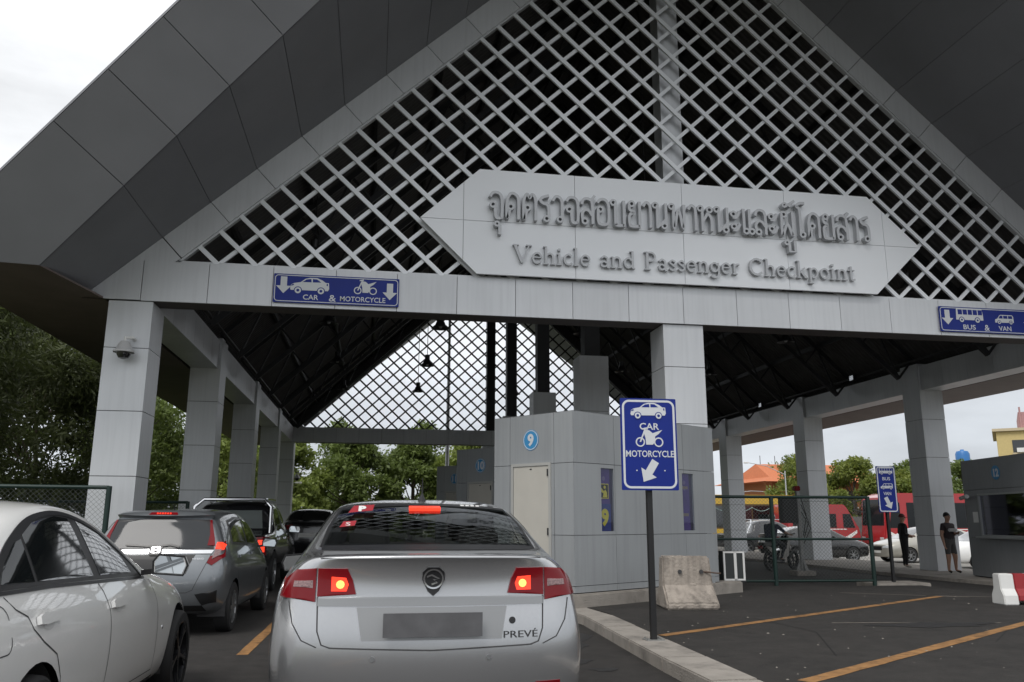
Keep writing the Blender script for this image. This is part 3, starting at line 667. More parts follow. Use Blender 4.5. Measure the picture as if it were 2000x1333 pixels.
def booth(num, dy, label, win_label=True):
    Cc, Rr, Ll = Vector((2.98, 12.2+dy, 0)), Vector((6.09, 14.19+dy, 0)), Vector((1.96, 13.54+dy, 0)); Bk = Ll+(Rr-Cc)
    top = 3.04; base = .31
    r = empty('booth', (4.0, 13.8+dy, 0), label=label, cat='booth')
    MB().prism([v+Vector((0, 0, base)) for v in (Ll.lerp(Bk, .02)+Vector((.05, .0, 0)), Cc+Vector((.02, .07, 0)), Rr+Vector((-.06, .03, 0)), Bk)], (0, 0, top-base-.01)).build('core', m_core, r, world=True)
    cen = (Cc+Bk)/2
    pl = [cen+(v-cen)*1.085 for v in (Ll, Cc, Rr+Vector((.35, .2, 0)), Bk)]
    MB().prism([(v.x, v.y, -.02) for v in pl], (0, 0, base+.02)).build('plinth', m_conc, r, world=True, bevel=.02)
    uF, uL = (Rr-Cc), (Cc-Ll); LF, LL = uF.length, uL.length
    zs = [base+.012, .42, 1.155, 2.24, top]
    wins = [(.62, .92, 1.21, 2.18), (2.72, 3.04, 1.21, 2.18)]
    MF = face_panels(r, Cc, uF, LF, zs, [0, .95, 1.86, 2.77, LF], wins, m_booth)
    door = (.40, 1.24, base+.02, 2.26)
    ML = face_panels(r, Ll, uL, LL, zs, [0, .36, 1.30, LL], [door], m_booth)
    uB, uR = (Ll-Bk), (Bk-Rr)
    face_panels(r, Bk, uB, uB.length, zs, [0, .95, 1.86, 2.77, uB.length], [], m_booth); face_panels(r, Rr, uR, uR.length, zs, [0, .85, uR.length], [], m_booth)
    MB().prism([(v.x, v.y, top-.012) for v in (Ll, Cc, Rr, Bk)], (0, 0, .008)).build('roof', m_booth, r, world=True)
    d = MB().box(door[0]+.05, door[1]-.05, door[2], door[3]-.05, -.03, .004, m=ML).build('door', m_door, r, world=True)
    fr = MB()
    for (a, b2, c, e2) in ((door[0], door[0]+.045, door[2], door[3]), (door[1]-.045, door[1], door[2], door[3]), (door[0]+.045, door[1]-.045, door[3]-.045, door[3])): fr.box(a, b2, c, e2, -.03, .018, m=ML)
    fr.build('frame', mat('door_frame', (.40, .40, .38), .5), d, world=True)
    for z in (.55, 1.15, 2.05): MB().box(door[1]-.075, door[1]-.048, z, z+.11, .006, .022, m=ML).build('hinge', m_steel, d, world=True)
    MB().box(door[0]+.09, door[0]+.2, 1.23, 1.255, .006, .05, m=ML).build('handle', m_chrome, d, world=True)
    MB().box(.80, .84, 2.16, 2.175, .004, .012, m=ML).build('closer', m_steel, d, world=True)
    # number disc
    ppoly('number_disc', disc(.82, 2.63, .165, 28), ML, m_num, r, .001, .006)
    mb = MB(); ribbon(mb, disc(.82, 2.63, .15, 28), .012, .0015, ML @ Matrix.Translation((0, 0, .007)), closed=True); mb.build('ring', m_ink, r, world=True)
    wtext(num, .82, 2.545, .25, ML, r, .0075, m=m_ink, bold=.012)
    for k, (a, b2, c, e2) in enumerate(wins):
        w = MB().box(a, b2, c, e2, -.042, -.037, m=MF).build('slot_window', m_purple, r, world=True)
        MB().box(a+.24, b2, c, e2, -.0365, -.0355, m=MF).build('blind_edge', mat('dark_purple', (.02, .012, .05), .5), w, world=True)
        MB().box(a, b2, c, e2, -.012, -.009, m=MF).build('pane', glass_mat('clear_glass', (.85, .87, .9), .02, .45), w, world=True)
        for q in range(2): ppoly('print_mark', disc(a+.10, e2-.16-.1*q, .035, 12), MF, mat('lilac_print', (.16, .12, .25), .5), w, -.035, .001)
        if k == 0:
            ppoly('number_card', [(a, c+.005), (a+.25, c+.005), (a+.25, c+.42), (a, c+.42)], MF, mat('card_blue', (.012, .03, .20), .4), w, -.0345, .002)
            wtext(num, a+.115, c+.10, .33, MF, w, -.0315, m=m_yel, bold=.014)
            ppoly('photo_card', [(a+.005, c+.50), (a+.21, c+.50), (a+.21, c+.73), (a+.005, c+.73)], MF, m_yel, w, -.0345, .002)
            ppoly('photo_card', [(a+.018, c+.513), (a+.197, c+.513), (a+.197, c+.717), (a+.018, c+.717)], MF, m_black, w, -.0320, .001)
            ppoly('photo_print', [(a+.07, c+.52), (a+.175, c+.52), (a+.165, c+.60), (a+.13, c+.64), (a+.10, c+.61), (a+.03, c+.67), (a+.035, c+.60), (a+.09, c+.58)], MF, m_yel, w, -.0305, .001)
            ppoly('photo_print', disc(a+.118, c+.675, .026, 10), MF, m_yel, w, -.0305, .001)
        else:
            for zz in (.24, .70): ppoly('print_band', [(a+.02, c+zz), (a+.2, c+zz), (a+.2, c+zz+.05), (a+.02, c+zz+.05)], MF, mat('ochre_print', (.22, .16, .12), .5), w, -.0345, .001)
    return r
booth('9', 0, 'nearest grey panelled booth, number 9, beside the concrete barrier')
booth('10', 6.35, 'grey booth number 10, mostly hidden behind booth 9')
booth('11', 12.7, 'farthest grey booth number 11, at the back of the lane')
# booth 12 with a service window
P0, P1 = Vector((14.4, 18.4, 0)), Vector((13.78, 14.7, 0)); u = (P1-P0); L = u.length; un = u.normalized(); nn = Vector((-un.y, un.x, 0))   # un x z is outward (towards the lane)
r = empty('booth', (15.2, 16.5, 0), label='dark grey booth number 12 with a wide service window at the right edge', cat='booth')
if nn.x < 0: nn = -nn
MB().prism([(P0+nn*.05).to_tuple(), (P1+nn*.05).to_tuple(), (P1+nn*2.1).to_tuple(), (P0+nn*2.1).to_tuple()], (0, 0, 2.80)).build('core', m_core, r, world=True)
M12 = face_panels(r, P0, u, L, [.1, 1.0, 2.12, 2.84], [0, 1.3, 2.6, L], [(.62, 2.5, 1.03, 2.02)], m_clad2)
MB().box(0, 2.1, .1, 2.84, -.03, 0, m=frame_mat((P0+nn*2.1).to_tuple(), (-nn).to_tuple(), (0, 0, 1))).build('wall_panel', m_clad2, r, world=True)
w = MB().box(.62, 2.5, 1.03, 2.02, -.045, -.04, m=M12).build('service_window', mat('dark_interior', (.03, .028, .05), .5), r, world=True)
MB().box(.66, 2.46, 1.07, 1.98, -.02, -.014, m=M12).build('pane', glass_mat('violet_glass', (.30, .27, .45), .03, 1.6), w, world=True)
fr = MB()
for q in ((.62, 2.5, 1.98, 2.02), (.62, 2.5, 1.03, 1.07), (.62, .66, 1.07, 1.98), (2.46, 2.5, 1.07, 1.98)): fr.box(*q, -.02, .03, m=M12)
fr.build('window_frame', mat('aluminium', (.35, .36, .37), .35, .7), w, world=True)
MB().box(.55, 2.57, .99, 1.028, -.02, .14, m=M12).build('counter', MATS['aluminium'], w, world=True)
ppoly('number_disc', disc(1.45, 2.48, .165, 28), M12, m_num, r, .001, .006); wtext('12', 1.45, 2.395, .24, M12, r, .0075, m=m_ink, bold=.012)
MB().box(.30, .52, 1.35, 1.60, .001, .004, m=M12).build('paper_notice', m_white, r, world=True)
c12 = empty('security_camera', (P0.x, P0.y, 1.9), label='small grey bullet camera on the corner of booth 12', cat='camera')
MB().tube([M12 @ Vector((.2, 1.98, .0)), M12 @ Vector((.2, 1.98, .12))], .02, 8).build('bracket', m_chrome, c12, world=True)
MB().tube([M12 @ Vector((.05, 1.93, .12)), M12 @ Vector((.34, 1.97, .12))], .05, 10).build('housing', mat('camera_grey', (.5, .5, .5), .4), c12, world=True)

# ------------------------------------------------------------------ dome cameras, pendant lamps, floodlights
def dome_camera(x, y, z, label):
    r = empty('dome_camera', (x, y, z), label=label, cat='camera', group='dome cameras on the gate pillars'); r.scale = (1.3, 1.3, 1.3)
    MB().tube([(0.07, .0, .13), (0.07, -.12, .13), (0, -.16, .12), (0, -.16, .06)], .022, 8).build('bracket', m_white, r, smooth=True)
    MB().lathe([(.02, .08), (.05, .07), (.075, .03), (.10, -.03), (.125, -.05), (.125, -.07)], 20, Matrix.Translation((0, -.16, 0))).build('housing', MATS.get('camera_grey'), r, smooth=True)
    MB().lathe([(.088, -.07), (.084, -.10), (.06, -.14), (.02, -.155), (0.001, -.156)], 20, Matrix.Translation((0, -.16, 0))).build('dome', mat('smoked_dome', (.01, .01, .012), .08, coat=1), r, smooth=True)
dome_camera(-4.10, 14.10, 4.12, 'white dome camera on the front left pillar')
dome_camera(-3.55, 39.75, 3.35, 'dome camera on the rear left pillar, small in the distance')
m_lamp = mat('lamp_shade', (.045, .045, .047), .4, .4)
def pendant(x, y, z, label):
    r = empty('pendant_lamp', (x, y, z), label=label, cat='lamp', group='pendant lamps under the gate roof')
    zr = 5.05+SL*((x if x < CX else mirx(x))+4.9)-z
    MB().tube([(0, 0, .3), (0, 0, zr)], .012, 6).build('rod', m_steel, r)
    MB().lathe([(.09, .34), (.09, .16), (.12, .14), (.15, .05), (.23, -.02), (.27, -.04), (.27, -.06), (.2, -.03), (.1, .05)], 20).build('shade', m_lamp, r, smooth=True)
    MB().lathe([(.03, .06), (.06, .0), (.04, -.05), (.001, -.06)], 12).build('bulb', mat('bulb_glass', (.5, .5, .5), .2), r, smooth=True)
rows = {-1.45: 'above the left lane', 1.75: 'between the left lane and the centre posts', 5.62: 'along the centre posts', 9.1: 'just right of the centre posts', 12.6: 'above the right lane'}
deps = {17.2: 'nearest', 23.3: 'second', 29.3: 'third', 35.5: 'farthest'}
for lx, la in rows.items():
    for ly, lb in deps.items():
        pendant(lx+(.4 if lx == 5.62 else 0), ly, 6.92, f'{lb} dark bell pendant lamp in the row {la}')
for k, fy in enumerate((23.3, 29.6)):
    r = empty('floodlight', (mirx(-3.72), fy, 5.80), label=('near' if k == 0 else 'far')+' small black floodlight on the pipe along the right beam', cat='floodlight', group='floodlights along the right beam')
    MB().box(-.16, -.04, -.12, .12, -.10, .08).build('body', m_black, r, bevel=.015); MB().box(-.17, -.161, -.10, .10, -.08, .06).build('lens', m_chrome, r)
    MB().box(-.06, .0, -.02, .02, -.03, .05).build('bracket', m_steel, r)

# ------------------------------------------------------------------ concrete barrier, plastic barrier, condenser unit
m_conc2 = mat('weathered_concrete', (.33, .29, .25), .92, var=.18, scale=6, bump=.7, bscale=30, stain=.45, streak=.3)
r = empty('concrete_barrier', (4.62, 12.0, ISL), rz=R(-6), label='weathered concrete jersey barrier standing against the corner of booth 9', cat='barrier')
prof = [(-.42, 0), (.30, 0), (.30, .08), (.10, .32), (.06, .74), (-.10, .74), (-.10, .3)]
prof = [(-.35, 0), (-.35, .09), (-.13, .33), (-.10, .74), (.10, .74), (.13, .33), (.35, .09), (.35, 0)]
bm = bmesh.new(); nseg = 14; rings = []
rr_ = random.Random(3)
for k in range(nseg+1):
    t = -.37+.71*k/nseg; ring = []
    for (a, z) in prof:
        e = rr_.uniform(-.008, .008); flare = .06 if z < .1 and a < 0 else 0
        ring.append(bm.verts.new((t*(1+.18*(1-z/.74)*(1 if t > 0 else .1))+e, a+e, max(0, z+(e if z > .05 else 0)))))
    rings.append(ring)
for a, b in zip(rings, rings[1:]):
    for j in range(len(prof)): bm.faces.new((a[j], a[(j+1) % len(prof)], b[(j+1) % len(prof)], b[j]))
bm.faces.new(rings[0]); bm.faces.new(rings[-1][::-1]); bmesh.ops.recalc_face_normals(bm, faces=bm.faces)
bmesh.ops.bevel(bm, geom=[e for e in bm.edges if e.calc_face_angle(0) > .7], offset=.025, segments=2, affect='EDGES', clamp_overlap=True)
me = bpy.data.meshes.new('body'); bm.to_mesh(me); bm.free(); link(me, 'body', m_conc2, r)
MB().tube([(.22, -.10, .52), (.46, -.24, .50)], .011, 6).build('steel_dowel', mat('rusty_steel', (.09, .06, .045), .8), r)
for hx in (-.12, .2): MB().lathe([(.03, 0), (.03, .02), (0, .02)], 10, frame_mat((hx, -.128, .52), (1, 0, 0), (0, 0, 1))).build('lifting_hole', m_core, r)
m_red = mat('barrier_red', (.30, .02, .025), .5, var=.1, stain=.2)
r = empty('plastic_barrier', (10.15, 11.75, ISL), rz=R(-8), label='low red and white striped road barrier at the right edge', cat='barrier')
sec = [(-.17, 0), (-.16, .14), (-.10, .24), (-.085, .46), (.085, .46), (.10, .24), (.16, .14), (.17, 0)]
for k in range(6):
    a = -.52+k*.23; z0 = .0 if k % 3 != 1 else .06
    MB().prism([(a+.002, y, max(z, z0)) for y, z in sec], (.226, 0, 0)).build('segment', m_white if k % 2 == 0 else m_red, r, bevel=.012)
r = empty('condenser_unit', (6.62, 14.75, .3), rz=R(-3), label='white framed air conditioner condenser on the plinth beside booth 9', cat='air conditioner')
MB().box(-.17, .2, .0, .28, .0, .52).build('casing', mat('ac_dark', (.03, .035, .035), .6), r)
fr = MB()
for q in ((-.19, -.16, 0, .52), (.01, .06, 0, .52), (.18, .215, 0, .52), (-.16, .18, .49, .52), (-.16, .18, 0, .03)): fr.box(q[0], q[1], -.012, .02, q[2], q[3])
fr.build('frame', m_white, r); MB().box(-.2, .23, -.02, .3, -.03, -.004).build('base_rail', m_steel, r)

# ------------------------------------------------------------------ mesh fences with green pipe frames
m_wire = mat('galvanised_wire', (.11, .12, .115), .5, .5)
def mesh_fence(name, pts, z0, h, label, posts, mid=True, cell_=.075):
    r = empty(name, (*pts[0], z0), label=label, cat='fence', group=None)
    for a, b in zip(pts, pts[1:]):
        A, B = Vector((*a, z0)), Vector((*b, z0)); d = (B-A); L = d.length; d.normalize()
        MB().tube([A+Vector((0, 0, h)), B+Vector((0, 0, h))], .03, 8).build('top_rail', m_green, r, world=True, smooth=True)
        if mid: MB().tube([A+Vector((0, 0, h*.52)), B+Vector((0, 0, h*.52))], .024, 8).build('mid_rail', m_green, r, world=True, smooth=True)
        MB().tube([A+Vector((0, 0, .09)), B+Vector((0, 0, .09))], .024, 8).build('bottom_rail', m_green, r, world=True, smooth=True)
        mb = MB(); n = int((L+h)/cell_); zb_ = .09
        q = Vector((-d.y, d.x, 0))
        for k in range(n):
            for sgn in (1, -1):
                s0 = k*cell_-(h-zb_); s1 = k*cell_
                za, zc = zb_, h
                if sgn == -1: za, zc = h, zb_
                if s0 < 0: za = za+(zc-za)*(-s0)/(h-zb_); s0_ = 0
                else: s0_ = s0
                if s1 > L: zc = za+(zc-za)*(L-s0_)/(s1-s0_); s1_ = L
                else: s1_ = s1
                if s1_ <= s0_: continue
                mb.bar(A+d*s0_+Vector((0, 0, za))+q*.002*sgn, A+d*s1_+Vector((0, 0, zc))+q*.002*sgn, .0032, .0032)
        mb.build('wire_mesh', m_wire, r, world=True, kind='stuff')
    for p in posts:
        MB().tube([(*p, z0-.05), (*p, z0+h+.02)], .042, 10).build('post', m_green, r, world=True, smooth=True)
    return r
mesh_fence('mesh_fence', [(10.0, 15.62), (7.95, 15.75), (6.3, 15.85)], ISL, 1.73, 'wire mesh fence with green pipe frame between booth 9 and the BUS VAN sign', [(10.0, 15.62), (7.95, 15.75), (6.32, 15.85)])
mesh_fence('mesh_fence', [(-4.0, 13.55), (-7.6, 13.0)], .05, 1.80, 'green wire mesh fence in front of the left bamboo, ending at the first pillar', [(-4.0, 13.55)])
mesh_fence('mesh_fence', [(-4.1, 19.6), (-5.7, 19.4), (-9.0, 19.2)], .05, 1.7, 'green mesh fence panel between the first and second left pillars', [(-4.1, 19.6)])
mesh_fence('mesh_fence', [(-4.3, 44.0), (3.4, 45.2)], .0, 1.75, 'dark green fence across the far end of the lane', [(-4.3, 44), (-.4, 44.6), (3.4, 45.2)], cell_=.12)
# ------------------------------------------------------------------ vehicles: subdivided cage bodies with fitted glass, lamps and seams
FR5 = (-1, -.55, 0, .55, 1)
def cage(stations, bulge_r=.10, bulge_f=.14):
    V = []; F = []; rings = []
    for (y, zb, wb, S, t2, t1z, t0z, dy) in stations:
        d = dy or [0]*7
        half = [(0, y+d[0], zb), (.55*wb, y+d[0], zb), (wb, y+d[0], zb)]+[(S[k][0], y+d[k+1], S[k][1]) for k in range(5)]+[(t2[0], y+d[6], t2[1]), (.55*t2[0], y+d[6], t1z), (0, y+d[6], t0z)]
        ring = half+[(-x, yy, z) for x, yy, z in half[9:0:-1]]
        k = len(V); V += ring; rings.append(list(range(k, k+20)))
    for a, b in zip(rings, rings[1:]):
        for j in range(20): F.append((a[j], a[(j+1) % 20], b[(j+1) % 20], b[j]))
    for ring, bul, flip in ((rings[0], -bulge_r, False), (rings[-1], bulge_f, True)):
        rows = [[ring[18], ring[19], ring[0], ring[1], ring[2]]]
        for k in range(5):
            r_, l_ = ring[3+k], ring[17-k]; x, yy, z = V[r_]; idx = [l_]
            for f in FR5[1:4]: V.append((f*x, yy+bul*(1-f*f), z)); idx.append(len(V)-1)
            rows.append(idx+[r_])
        rows.append([ring[12], ring[11], ring[10], ring[9], ring[8]])
        # push the crossing points of the end rows outwards as well
        for idx in (ring[0], ring[1], ring[19], ring[9], ring[10], ring[11]):
            x, yy, z = V[idx]; V[idx] = (x, yy+bul*(.9 if abs(x) < .01 else .6), z)
        for a, b in zip(rows, rows[1:]):
            for j in range(4):
                q = (a[j], a[j+1], b[j+1], b[j]); F.append(q if not flip else q[::-1])
    return V, F
def subdivided(V, F, lv):
    me = bpy.data.meshes.new('c'); me.from_pydata(V, [], F); me.update()
    bm = bmesh.new(); bm.from_mesh(me); bmesh.ops.recalc_face_normals(bm, faces=bm.faces); bm.to_mesh(me); bm.free()
    o = bpy.data.objects.new('c', me); COL.objects.link(o); md = o.modifiers.new('s', 'SUBSURF'); md.levels = lv; md.render_levels = lv
    dg = bpy.context.evaluated_depsgraph_get(); dg.update(); m2 = bpy.data.meshes.new_from_object(o.evaluated_get(dg))
    bpy.data.objects.remove(o); bpy.data.meshes.remove(me); return m2
class Car:
    def __init__(s, root, stations, paint, lv=3, br=.10, bf=.14):
        s.root = root; V, F = cage(stations, br, bf); s.me = subdivided(V, F, lv)
        s.bm = bmesh.new(); s.bm.from_mesh(s.me); s.paint = paint
        fine = subdivided(V, F, lv+1 if lv > 2 else lv); s.bvh = BVHTree.FromPolygons([v.co.copy() for v in fine.vertices], [tuple(p.vertices) for p in fine.polygons])
    def hit(s, a, b, axis, sg):
        if axis == 'x': r_ = s.bvh.ray_cast(Vector((sg*4, a, b)), Vector((-sg, 0, 0)))
        elif axis == 'y': r_ = s.bvh.ray_cast(Vector((a, sg*12+2, b)), Vector((0, -sg, 0)))
        else: r_ = s.bvh.ray_cast(Vector((a, b, 5)), Vector((0, 0, -1)))
        if r_[0] is None: return None
        n = r_[1]
        dirv = Vector((sg, 0, 0)) if axis == 'x' else (Vector((0, sg, 0)) if axis == 'y' else Vector((0, 0, 1)))
        if n.dot(dirv) < 0: n = -n
        return r_[0], n
    def cut(s, poly, axis, sg, test=None):
        xs = [p[0] for p in poly]; zs = [p[1] for p in poly]; x0, x1, z0, z1 = min(xs), max(xs), min(zs), max(zs)
        ia, ib, ic = {'x': (1, 2, 0), 'y': (0, 2, 1), 'z': (0, 1, 2)}[axis]
        reg = []
        for f in s.bm.faces:
            c = f.calc_center_median()
            if x0-.12 < c[ia] < x1+.12 and z0-.12 < c[ib] < z1+.12 and (test(c, f.normal) if test else f.normal[ic]*sg > .05): reg.append(f)
        n = len(poly); area = sum(poly[i][0]*poly[(i+1) % n][1]-poly[(i+1) % n][0]*poly[i][1] for i in range(n)); sgn = 1 if area > 0 else -1
        for i in range(n):
            a, b = poly[i], poly[(i+1) % n]; d = (b[0]-a[0], b[1]-a[1]); nn = (d[1]*sgn, -d[0]*sgn)
            co = [0, 0, 0]; no = [0, 0, 0]; co[ia], co[ib] = a; no[ia], no[ib] = nn
            geo = list({e for f in reg for e in f.edges})+list({v for f in reg for v in f.verts})+reg
            res = bmesh.ops.bisect_plane(s.bm, geom=geo, dist=1e-5, plane_co=co, plane_no=no)
            reg = [g for g in res['geom'] if isinstance(g, bmesh.types.BMFace) and g.is_valid]
        dele = []
        for f in reg:
            c = f.calc_center_median(); u = (c[ia], c[ib]); ok = True
            for i in range(n):
                a, b = poly[i], poly[(i+1) % n]
                if ((b[0]-a[0])*(u[1]-a[1])-(b[1]-a[1])*(u[0]-a[0]))*sgn < 0: ok = False; break
            if ok: dele.append(f)
        bmesh.ops.delete(s.bm, geom=dele, context='FACES')
    def finish(s, name='body'):
        for f in s.bm.faces: f.smooth = True
        me = bpy.data.meshes.new(name); s.bm.to_mesh(me); return link(me, name, s.paint, s.root)
    def patch(s, name, poly, axis, sg, material, off=.004, skirt=.012, parent=None, na=14, nb=10, label=None):
        """Fitted sheet: the outline poly laid on the body surface, off metres proud, with a turned-in rim."""
        zs = [p[1] for p in poly]; z0, z1 = min(zs)+1e-4, max(zs)-1e-4
        lev = sorted(set([round(z0+(z1-z0)*k/nb, 5) for k in range(nb+1)]+[round(min(max(p[1], z0), z1), 5) for p in poly]))
        rows = []
        for z in lev:
            X = []
            for i in range(len(poly)):
                a, b = poly[i], poly[(i+1) % len(poly)]
                if (a[1] <= z) != (b[1] <= z): X.append(a[0]+(b[0]-a[0])*(z-a[1])/(b[1]-a[1]))
            if len(X) < 2: continue
            l, r_ = min(X), max(X); row = []
            for k in range(na+1):
                h = s.hit(l+(r_-l)*k/na, z, axis, sg)
                row.append(h)
            if all(h is not None for h in row): rows.append(row)
        if len(rows) < 2: return None
        V = [h[0]+h[1]*off for row in rows for h in row]; m = na+1; nr = len(rows)
        F = [(j*m+i, j*m+i+1, (j+1)*m+i+1, (j+1)*m+i) for j in range(nr-1) for i in range(na)]
        loop = [i for i in range(m)]+[j*m+na for j in range(1, nr)]+[(nr-1)*m+i for i in range(na-1, -1, -1)]+[j*m for j in range(nr-2, 0, -1)]
        flat_h = [h for row in rows for h in row]; k0 = len(V)
        if skirt:
            V += [flat_h[i][0]+flat_h[i][1]*(off-skirt) for i in loop]; L = len(loop)
            F += [(loop[i], loop[(i+1) % L], k0+(i+1) % L, k0+i) for i in range(L)]
        mb = MB().add(V, F); return mb.build(name, material, parent or s.root, smooth=True, label=label)
    def sheet(s, name, low, high, sg, material, bulge, nb=14):
        """Screen glass ruled between its lower and upper edge on the body, slightly bowed outwards."""
        a = [s.hit(x, z, 'y', sg)[0] for x, z in low]; b = [s.hit(x, z, 'y', sg)[0] for x, z in high]; m = len(a); V = []
        ax = (b[m//2]-a[m//2]).normalized(); nr = Vector((0, -ax.z, ax.y)); nr = nr if nr.y*sg > 0 else -nr
        for j in range(nb+1):
            t = j/nb
            for i in range(m): V.append(a[i].lerp(b[i], t)+nr*(.004+bulge*4*t*(1-t)))
        F = [(j*m+i, j*m+i+1, (j+1)*m+i+1, (j+1)*m+i) for j in range(nb) for i in range(m-1)]
        return MB().add(V, F).build(name, material, s.root, smooth=True)
    def seam(s, pts, axis, sg, w=.007, material=None, name='seam', off=.0015, parent=None, closed=False, th=0.):
        """Narrow dark gap or trim strip following the body surface."""
        P = []
        n = len(pts); segs = n if closed else n-1
        for i in range(segs):
            a, b = pts[i], pts[(i+1) % n]; k = max(1, int(math.hypot(b[0]-a[0], b[1]-a[1])/.05))
            P += [(a[0]+(b[0]-a[0])*j/k, a[1]+(b[1]-a[1])*j/k) for j in range(k)]
        if not closed: P.append(pts[-1])
        V = []; F = []; N_ = len(P); last = None; ok = []
        for i in range(N_):
            a = P[(i-1) % N_] if (closed or i) else P[i]; b = P[(i+1) % N_] if (closed or i < N_-1) else P[i]
            d = (b[0]-a[0], b[1]-a[1]); L = math.hypot(*d) or 1; q = (-d[1]/L*w/2, d[0]/L*w/2)
            h1 = s.hit(P[i][0]+q[0], P[i][1]+q[1], axis, sg); h2 = s.hit(P[i][0]-q[0], P[i][1]-q[1], axis, sg)
            if h1 is None or h2 is None: ok.append(None); continue
            k = len(V); V += [h1[0]+h1[1]*off, h2[0]+h2[1]*off]; ok.append(k)
            if th: V += [h2[0]+h2[1]*(off-th), h1[0]+h1[1]*(off-th)]
        for i in range(N_ if closed else N_-1):
            a, b = ok[i], ok[(i+1) % N_]
            if a is None or b is None or (Vector(V[a])-Vector(V[b])).length > .25: continue
            F.append((a, a+1, b+1, b))
            if th: F += [(a+1, a+2, b+2, b+1), (a, a+3, b+3, b)]
        if not F: return None
        return MB().add(V, F).build(name, material or m_core, parent or s.root, smooth=True)
    def text(s, t, a, b, size, axis, sg, material, width=None, parent=None, bold=.0, off=.004):
        cu = bpy.data.curves.new('t', 'FONT'); cu.body = t; cu.size = size; cu.align_x = 'CENTER'; cu.offset = bold; cu.resolution_u = 2
        o = bpy.data.objects.new('t', cu); COL.objects.link(o); dg = bpy.context.evaluated_depsgraph_get(); me = bpy.data.meshes.new_from_object(o.evaluated_get(dg)); bpy.data.objects.remove(o)
        xs = [v.co.x for v in me.vertices]; k = width/max(max(xs)-min(xs), 1e-6) if width else 1
        flip = 1 if (axis == 'y' and sg < 0) or (axis == 'x' and sg > 0) else -1
        for v in me.vertices:
            h = s.hit(a+v.co.x*k*flip, b+v.co.y, axis, sg)
            v.co = (h[0]+h[1]*off) if h else Vector((a, b, 0))
        me.materials.clear(); return link(me, 'badge_lettering', material, parent or s.root)
# --- materials for cars
m_silver = mat('silver_car_paint', (.50, .505, .515), .24, .80, coat=1, var=.02, scale=60, coatr=.02)
m_whitecar = mat('white_car_paint', (.78, .78, .765), .30, .0, coat=1, var=.01, scale=20, coatr=.02)
m_greycar = mat('grey_car_paint', (.20, .215, .23), .30, .6, coat=1, var=.02, scale=30)
m_blackcar = mat('black_car_paint', (.014, .014, .016), .22, .0, coat=1)
m_redlens = mat('red_lens', (.17, .004, .008), .15, coat=.15, spec=.3)
m_redlit = mat('lit_brake_lens', (.6, .02, .01), .2, emis=(1, .05, .02), es=1.3)
m_bulb = mat('lit_brake_bulb', (1, .2, .05), .3, emis=(1, .22, .05), es=4.)
m_clearlens = mat('clear_lens', (.24, .15, .15), .2, coat=.4, var=.6, scale=120)
m_headl = mat('headlamp_lens', (.55, .58, .60), .1, coat=1)
m_trim = mat('black_trim', (.013, .013, .014), .35)
m_dglass = mat('dark_car_glass', (.010, .012, .013), .03, coat=1, spec=.8)
m_rglass = glass_mat('rear_screen_glass', (.60, .63, .62), .01, 1.0)
m_cabin = mat('dark_cabin_fabric', (.028, .027, .027), .85)
m_alloy = mat('alloy', (.42, .43, .44), .28, .9)
m_alloy_d = mat('dark_alloy', (.035, .036, .04), .3, .7)
m_mirror = mat('mirror_glass', (.80, .84, .86), .02, 1.)
def wheel(root, x, y, r, w, side, rimm, n=10, rr=.66, thin=False):
    """Tyre with a rim: side +1 faces +x."""
    M = Matrix.Translation((x, y, r)) @ Matrix.Rotation(R(90)*side, 4, 'Y')
    t = MB().lathe([(r*rr, -w/2), (r*.93, -w/2), (r*.985, -w*.42), (r, -w*.25), (r, w*.25), (r*.985, w*.42), (r*.93, w/2), (r*rr, w/2)], 36, M).build('wheel', m_rubber, root, smooth=True)
    mb = MB(); mb.lathe([(r*rr, w*.49), (r*(rr-.04), w*.47), (r*(rr-.06), w*.2), (r*(rr-.1), -w*.3)], 36, M)
    rim = mb.build('rim', rimm, t, smooth=True)
    sp = MB(); ri, ro = r*.10, r*(rr-.03)
    for k in range(n):
        a = 2*math.pi*k/n
        for da, ww in ((0, .035 if thin else .055),):
            c, s_ = math.cos(a+da), math.sin(a+da)
            sp.bar(M @ Vector((ri*c, ri*s_, w*.40)), M @ Vector((ro*c, ro*s_, w*.44)), r*ww*2, .02, up=(1, 0, 0))
            if thin:
                c2, s2 = math.cos(a+.22), math.sin(a+.22); c3, s3 = math.cos(a-.22), math.sin(a-.22); mid = r*.42
                for cc, ss in ((c2, s2), (c3, s3)): sp.bar(M @ Vector((mid*c, mid*s_, w*.41)), M @ Vector((ro*cc, ro*ss, w*.43)), r*.045, .018, up=(1, 0, 0))
    sp.lathe([(r*.16, w*.30), (r*.16, w*.44), (r*.12, w*.46), (0.001, w*.46)], 20, M)
    sp.build('spokes', rimm, rim)
    MB().lathe([(r*(rr-.12), -w*.1), (.001, -w*.1)], 28, M).build('brake_disc', mat('brake_dark', (.03, .03, .03), .5, .5), rim)  # plain dark brake disc behind the spokes
    return t
def wheel_wells(c, ys, r, xo, dark=m_core):
    for y in ys:
        for sg in (1, -1):
            P = [(y+(r+.045)*math.cos(a), r+(r+.045)*math.sin(a)) for a in np.linspace(-.75, math.pi+.75, 26)]
            c.cut(P, 'x', sg, lambda q, n, sg=sg: q.x*sg > .45 and (n.x*sg > .05 or n.z < 0))
            A_ = np.linspace(-.25, math.pi+.25, 22); q = r+.05; mb = MB()
            V = [(sg*xx, y+q*math.cos(t), r+q*math.sin(t)) for t in A_ for xx in (xo-.36, xo-.028)]
            mb.add(V, [(2*i, 2*i+1, 2*i+3, 2*i+2) for i in range(21)]+[tuple(range(0, 44, 2))])
            mb.build('wheel_well', dark, c.root)
